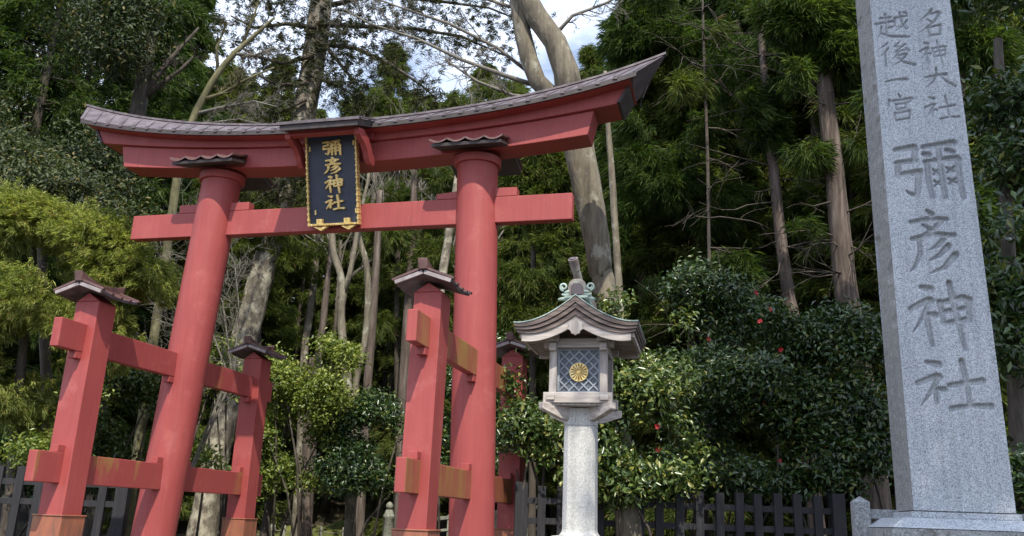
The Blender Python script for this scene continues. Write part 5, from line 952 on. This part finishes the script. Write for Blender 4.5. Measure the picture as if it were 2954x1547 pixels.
shrub('camellia_bush', 'tall sunlit camellia with red flowers right behind the lantern roof', 'bush', [(1.8796, 14.7388, 4.333, 0.374, 0.3366, 0.3179), (1.7531, 14.7742, 2.1226, 0.3916, 0.3525, 0.3329), (1.7874, 14.8201, 1.6784, 0.3236, 0.2913, 0.2751), (2.2178, 14.9171, 3.8625, 0.4719, 0.4247, 0.4011), (2.5496, 14.8841, 3.3328, 0.4674, 0.4206, 0.3973), (2.1477, 14.5879, 2.9846, 0.5307, 0.4776, 0.4511), (2.6939, 14.645, 4.1555, 0.3389, 0.305, 0.2881), (1.7465, 14.906, 3.6405, 0.4029, 0.3626, 0.3424), (1.6172, 14.9345, 2.899, 0.4636, 0.4173, 0.3941), (1.949, 14.9417, 2.2584, 0.5235, 0.4712, 0.445), (1.6853, 14.7882, 2.5732, 0.3621, 0.3259, 0.3078), (1.7816, 14.883, 3.2374, 0.3332, 0.2999, 0.2833), (1.8129, 14.7948, 3.9159, 0.3037, 0.2733, 0.2581), (1.6247, 14.7622, 1.7991, 0.3568, 0.3211, 0.3033), (1.8849, 14.8118, 1.4933, 0.258, 0.2322, 0.2193), (2.4748, 14.9037, 2.4717, 0.5256, 0.4731, 0.4468), (2.7958, 14.7541, 1.9684, 0.4556, 0.41, 0.3873), (2.1437, 14.662, 1.6912, 0.3237, 0.2913, 0.2752)], 2500, seed=102, flowers=14, **{**cam_args, 'mat': 'lf_camellia_sun', 'gt': -.35})
shrub('camellia_bush', 'dark camellia reaching high under the cedars right of the lantern', 'bush', [(3.7951, 17.3171, 5.6121, 0.5612, 0.5051, 0.477), (4.347, 17.0263, 5.3029, 0.4788, 0.4309, 0.407), (3.3084, 17.0416, 5.2636, 0.3987, 0.3589, 0.3389), (4.0847, 17.3313, 4.4822, 0.6303, 0.5672, 0.5357), (3.6081, 17.1019, 4.3047, 0.55, 0.495, 0.4675), (4.7345, 17.23, 4.9907, 0.397, 0.3573, 0.3375)], 1300, seed=103, flowers=6, **cam_args)
shrub('camellia_bush', 'broad round camellia with red flowers in the middle of the shaded row', 'bush', [(4.7107, 15.6929, 4.264, 0.5369, 0.4832, 0.4564), (4.324, 15.4504, 3.5302, 0.5655, 0.5089, 0.4807), (5.0291, 15.7044, 3.4853, 0.6357, 0.5721, 0.5403), (4.2242, 15.51, 2.7557, 0.4184, 0.3766, 0.3556), (5.4245, 15.7772, 4.2179, 0.5007, 0.4507, 0.4256), (4.7736, 15.6769, 2.569, 0.556, 0.5004, 0.4726), (5.508, 15.5744, 3.2207, 0.4921, 0.4429, 0.4183), (4.3312, 15.4842, 1.9419, 0.4124, 0.3711, 0.3505), (3.8969, 15.554, 3.4435, 0.3529, 0.3176, 0.3), (4.9478, 15.744, 1.8969, 0.412, 0.3708, 0.3502)], 2500, seed=104, flowers=14, **cam_args)
shrub('camellia_bush', 'dark camellia touching the left edge of the inscribed stone pillar', 'bush', [(6.0785, 15.5218, 4.4192, 0.4964, 0.4468, 0.422), (6.3097, 15.1881, 3.7134, 0.5604, 0.5043, 0.4763), (5.9106, 15.4338, 3.0017, 0.6225, 0.5603, 0.5292), (6.3806, 15.5152, 2.8131, 0.4826, 0.4343, 0.4102), (5.9868, 15.2905, 2.1237, 0.5447, 0.4902, 0.463), (6.5227, 15.4008, 2.0099, 0.3397, 0.3058, 0.2888), (5.5088, 15.3571, 2.1065, 0.4084, 0.3676, 0.3471), (6.7785, 15.282, 4.3011, 0.3539, 0.3185, 0.3008), (6.7726, 15.4021, 3.3797, 0.3482, 0.3134, 0.296)], 2200, seed=105, flowers=9, **cam_args)
shrub('camellia_bush', 'low camellia in the shade gap between the two larger shaded ones', 'bush', [(3.6466, 16.6186, 2.8617, 0.5254, 0.4729, 0.4466), (3.929, 16.8026, 2.2094, 0.5198, 0.4678, 0.4418), (3.329, 16.735, 1.898, 0.3693, 0.3324, 0.3139), (4.2147, 16.7976, 1.8578, 0.3691, 0.3322, 0.3137), (3.8122, 16.7508, 3.469, 0.379, 0.3411, 0.3222)], 1000, seed=106, flowers=3, **cam_args)
shrub('bright_shrub', 'bright green broadleaf shrub in the gate opening right of the rear left post', 'shrub', [(-5.1991, 21.5556, 3.9965, 0.6775, 0.6098, 0.5759), (-4.6571, 21.4633, 4.4072, 0.6811, 0.613, 0.5789), (-5.5331, 21.7302, 3.5015, 0.5771, 0.5194, 0.4905), (-4.2162, 21.3957, 3.8389, 0.483, 0.4347, 0.4105), (-4.7379, 21.5721, 3.2438, 0.5752, 0.5177, 0.4889), (-5.6269, 21.6105, 4.3712, 0.3404, 0.3064, 0.2893), (-3.8975, 21.4803, 4.6322, 0.2439, 0.2195, 0.2073), (-5.9367, 21.5615, 2.8209, 0.3337, 0.3003, 0.2837), (-4.4022, 21.4649, 4.8112, 0.2934, 0.2641, 0.2494), (-5.7667, 21.5731, 4.7604, 0.215, 0.1935, 0.1828)], 1250, 13, .11, .05, 111, 'lf_shrub', .16, 3.0, .12, .4)
shrub('mixed_shrub', 'olive green shrub below the bright one in the gate opening', 'shrub', [(-5.3738, 22.0938, 2.6974, 0.6815, 0.6133, 0.5793), (-5.5822, 22.0932, 1.9288, 0.5785, 0.5206, 0.4917), (-4.9093, 22.2087, 1.953, 0.5786, 0.5208, 0.4918), (-4.5971, 22.1541, 2.7255, 0.5843, 0.5259, 0.4967), (-5.9346, 22.0338, 1.6346, 0.3842, 0.3458, 0.3266), (-5.0679, 21.8945, 1.6189, 0.3361, 0.3025, 0.2857)], 1000, 13, .11, .05, 112, 'lf_shrub', .16, 3.0, .12, .4)
shrub('camellia_bush', 'dark glossy camellia just left of the front right support post', 'bush', [(-3.8199, 22.0755, 2.7537, 0.5846, 0.5261, 0.4969), (-3.2819, 21.977, 3.3544, 0.589, 0.5301, 0.5006), (-3.0203, 22.0005, 2.4953, 0.6797, 0.6118, 0.5778), (-3.8511, 21.8994, 1.991, 0.5789, 0.521, 0.4921), (-3.5467, 22.0767, 1.8138, 0.3851, 0.3466, 0.3273), (-2.7641, 21.9431, 2.9848, 0.3908, 0.3518, 0.3322), (-2.7849, 21.9692, 1.9351, 0.3857, 0.3471, 0.3278), (-4.3148, 22.1781, 1.7863, 0.4812, 0.4331, 0.409)], 1500, seed=113, **{**cam_args, 'gt': -.2, 'group': 'camellia bushes beyond the gate'})
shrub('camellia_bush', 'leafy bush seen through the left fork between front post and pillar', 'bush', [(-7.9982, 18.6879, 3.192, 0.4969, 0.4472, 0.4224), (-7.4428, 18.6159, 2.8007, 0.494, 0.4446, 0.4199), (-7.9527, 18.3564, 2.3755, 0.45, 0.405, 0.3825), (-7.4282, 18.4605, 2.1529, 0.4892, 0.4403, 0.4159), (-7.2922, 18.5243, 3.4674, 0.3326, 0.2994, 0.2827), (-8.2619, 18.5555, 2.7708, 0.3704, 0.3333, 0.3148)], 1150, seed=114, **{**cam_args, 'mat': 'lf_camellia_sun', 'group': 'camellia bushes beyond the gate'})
shrub('bright_shrub', 'small flat branched bright shrub against the foot of the front left support post', 'shrub', [(-7.8081, 16.0892, 2.5235, 0.3602, 0.3242, 0.3062), (-8.0202, 16.2385, 2.0893, 0.3218, 0.2896, 0.2735), (-8.4084, 16.219, 1.8644, 0.3205, 0.2885, 0.2725), (-7.5224, 16.1212, 2.1074, 0.2861, 0.2575, 0.2432), (-7.8094, 16.2602, 2.9562, 0.254, 0.2286, 0.2159)], 560, 13, .10, .045, 115, 'lf_shrub', .18, 2.4, .0, .4)
shrub('bright_shrub', 'leafy shrub around the mottled leaning trunk inside the left fork', 'shrub', [(-6.766, 20.1178, 4.0757, 0.4068, 0.3661, 0.3458), (-6.3611, 19.9679, 3.7277, 0.3599, 0.3239, 0.3059), (-6.728, 20.1773, 3.0876, 0.4459, 0.4013, 0.379), (-6.5416, 19.9612, 4.4506, 0.2726, 0.2453, 0.2317), (-6.9357, 20.111, 2.639, 0.3545, 0.3191, 0.3013), (-6.428, 19.8755, 2.1352, 0.396, 0.3564, 0.3366)], 560, 13, .12, .055, 116, 'lf_shrub', .18, 2.0, -.02, .4)
shrub('camellia_bush', 'dark bush behind the left timber fence at the far left edge', 'bush', [(-10.1773, 18.8156, 1.7407, 0.5702, 0.5132, 0.4847), (-9.3248, 18.7334, 1.5328, 0.5685, 0.5116, 0.4832), (-8.3683, 18.4442, 1.6465, 0.4881, 0.4393, 0.4149), (-10.9212, 18.5471, 2.196, 0.6562, 0.5906, 0.5578), (-8.6122, 18.6294, 1.1643, 0.4038, 0.3634, 0.3432)], 900, seed=117, **{**cam_args, 'group': 'camellia bushes beyond the gate'})
shrub('camellia_bush', 'dark bush between the right pillar and the rear right support post', 'bush', [(-1.6606, 22.0546, 4.2024, 0.3968, 0.3572, 0.3373), (-1.4956, 22.0709, 3.031, 0.44, 0.396, 0.374), (-1.7315, 22.1567, 2.0672, 0.4346, 0.3911, 0.3694), (-0.6833, 22.1534, 2.3891, 0.5819, 0.5237, 0.4946), (-0.4543, 22.0434, 3.8504, 0.4939, 0.4445, 0.4198), (-0.5053, 21.8741, 5.0501, 0.401, 0.3609, 0.3409)], 900, seed=118, **{**cam_args, 'group': 'camellia bushes beyond the gate'})

# ------------------------------------------------------------------ the dense stand behind
protos = []
for k, (H, z0, R, nbr, nsp, nb, seed) in enumerate(((21, 1.5, 3.4, 190, 22, 18, 201), (17, 1.0, 3.1, 170, 22, 18, 202), (24, 2.5, 3.6, 200, 22, 18, 203))):
    V, F, mb = cedar_mesh(H, z0, R, nbr, nsp, nb, .36, .030, seed)
    t = thing('stand_cedar', 'tall cedar in the dense stand on the slope behind the gate', 'tree', (0, 0, 0), 0, 'cedars of the stand behind the gate')
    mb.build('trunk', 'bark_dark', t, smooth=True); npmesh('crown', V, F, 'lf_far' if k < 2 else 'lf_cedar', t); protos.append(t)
spots = [(4.65, 27, 2, 1.0), (6.82, 29, 0, 1.0), (7.28, 26, 2, 1.0), (9.88, 30, 0, 1.05), (10.59, 27, 2, 1.0), (11.04, 25, 0, 1.0), (12.12, 24, 2, 1.0), (11.74, 21, 0, 1.0), (14.5, 24, 2, 1), (13.17, 20, 0, 1.0), (14.25, 31, 0, 1.1), (12.57, 34, 2, 1.1), (6.66, 35, 0, 1.05), (4.21, 33, 2, 0.9), (16.77, 31, 0, 1.1), (18.94, 30, 2, 1.1), (3.79, 24.5, 1, 0.9), (5.0, 23.5, 1, 0.9), (6.5, 24, 1, 0.85), (8.07, 24.5, 1, 0.95), (8.93, 22, 1, 0.9), (9.94, 21, 1, 0.9), (5.44, 30, 0, 1.0), (8.47, 28, 0, 1.0), (12.42, 29, 0, 1.0), (-14.2, 24, 2, 1.0), (-14.55, 27, 2, 1), (-13.36, 28, 2, 1.0), (-13.01, 31, 2, 0.95), (-17.42, 34, 2, 1.1), (-16.67, 37, 2, 1.1), (-18.95, 30, 2, 1.1), (-16.32, 24, 2, 1), (-12.91, 34, 1, 0.95), (-14.95, 36.7, 1, 0.8), (-12.78, 35.5, 1, 0.85), (-10.97, 35.5, 0, 0.85), (-8.87, 36.3, 1, 0.79), (-6.95, 36.0, 1, 0.74), (-5.21, 37.3, 0, 0.79), (-3.27, 36.9, 1, 0.86), (-2.02, 36.9, 1, 0.79), (-0.02, 37.1, 0, 0.75), (2.35, 38.0, 1, 0.74), (3.71, 36.0, 1, 0.73), (6.03, 36.5, 0, 0.74), (-17.99, 42.0, 0, 1.2), (-16.32, 41.2, 1, 1.04), (-15.09, 43.3, 1, 1.2), (-12.59, 42.7, 0, 1.0), (-12.17, 46.0, 1, 1.1), (-8.51, 41.3, 1, 1.01), (-6.92, 43.9, 0, 1.07), (-5.26, 41.4, 1, 1.04), (-4.09, 45.2, 1, 1.1), (-1.93, 44.7, 0, 1.04), (-0.01, 44.0, 1, 1.2), (1.95, 45.0, 1, 1.04), (3.69, 41.1, 0, 1.06), (6.6, 43.5, 1, 1.19), (7.78, 42.6, 1, 1.06), (-38.08, 55.6, 0, 0.9), (-32.44, 51.9, 1, 0.96), (-28.29, 50.4, 2, 0.91), (-26.53, 55.1, 0, 0.96), (-21.55, 54.0, 1, 0.95), (-17.69, 55.6, 2, 0.87), (-12.6, 50.9, 0, 0.92), (-9.33, 55.4, 1, 0.96), (-5.93, 52.2, 2, 0.87), (-0.65, 50.9, 0, 0.89), (2.28, 50.4, 1, 0.98), (6.53, 51.0, 2, 0.92), (10.12, 53.7, 0, 0.88), (13.33, 50.7, 1, 0.93), (18.4, 51.9, 2, 0.95), (21.47, 50.8, 0, 0.9), (27.73, 55.5, 1, 0.87), (30.29, 53.4, 2, 0.99), (36.08, 54.2, 0, 0.86), (39.98, 54.1, 1, 0.87), (-10.94, 29.5, 1, 0.72), (-9.3, 31, 1, 0.74), (-3.93, 30, 1, 0.72), (-2.72, 28.5, 1, 0.64), (-1.28, 30.5, 1, 0.74), (0.2, 28, 1, 0.68), (1.68, 30, 1, 0.76), (0.97, 33, 1, 0.8), (2.97, 29.5, 1, 0.7)]
used = set()
for (x, y, k, s) in spots:
    z = gzf(x, y) - .1
    if k not in used:
        used.add(k); o = protos[k]; o.location = (x, y, z); o.rotation_euler = (0, 0, random.uniform(0, 6.28)); o.scale = (s, s, s)
    else: dup(protos[k], (x, y, z), random.uniform(0, 6.28), (s*random.uniform(.92, 1.1), s*random.uniform(.92, 1.1), s))
# leafless saplings whose fans of twigs stand against the sky
for k, (px, L_) in enumerate([(-4.7221, 1.0), (-3.8332, 0.85), (-2.9438, 1.1), (-1.892, 0.9), (-1.0015, 1.05), (-7.144, 0.8)]):
    x, y = px, 33 + (k % 3)*.8; base = (x, y, gzf(x, y)); rr = np.random.default_rng(300 + k); mb = MB(); H = 15.0*L_**.3
    mb.tube([(x, y, base[2] - .2, .09), (x + .2, y, base[2] + H*.5, .07), (x + .1, y, base[2] + H*.8, .05)], 8)
    t = add_tree('bare_sapling', 'leafless slender sapling with an upright fan of twigs against the sky', 'tree', base, [('trunk', 'mb', mb, 'bark_dark')], 'bare saplings behind the gate roof')
    tw = MB()
    for q in range(6): twigs(tw, (x + .1, y, base[2] + H*(.62 + .03*q)), (rr.normal()*.35, rr.normal()*.3, 1), 5.5*L_, .05, 2, rr, .35, 4, 5)
    tw.build('limb', 'twig', t, smooth=True, origin=base)
# tall trees behind the viewer, whose shade falls on the stone pillar and the right-hand bushes
def shade_tree(label, x, y, blobs, n, seed):
    base = (x, y, gzf(x, y)); mb = MB().tube([(x, y, base[2] - .2, .5), (x, y, 8, .36), (x - .2, y, 14, .24), (x - .6, y, 20, .08)], 12)
    V, F = broad_crown(blobs, n, 12, .26, .14, seed, .4, .9, -.3, .1)
    add_tree('roadside_tree', label, 'tree', base, [('trunk', 'mb', mb, 'bark_dark'), ('crown', 'np', (V, F), 'lf_oak')])
shade_tree('tall leafy tree beside the viewer outside the picture, shading the stone pillar', 7.4, -1.0, [(5.2, -0.6, 14.3, 2.5, 2.2, 2.2), (5.9, -1.0, 17, 2.8, 2.4, 2.6), (4.6, -0.6, 16.5, 2.0, 2.0, 2.4), (6.6, -0.8, 14.5, 2.2, 2.0, 2.0), (6.3, -0.6, 12.0, 0.9, 0.9, 0.7)], 1500, 401)
shade_tree('very tall leafy tree far outside the picture on the right, shading the far bushes', 10.5, 2.0, [(8.5, 2.5, 20, 3.0, 2.4, 3.0), (6.9, 2.6, 17.6, 1.7, 1.6, 1.6), (9.4, 2.4, 16.8, 2.0, 1.8, 1.6), (11.5, 2.0, 20, 3.0, 2.4, 3), (7.4, 2.6, 23.5, 2.4, 2.2, 2.4)], 1900, 402)
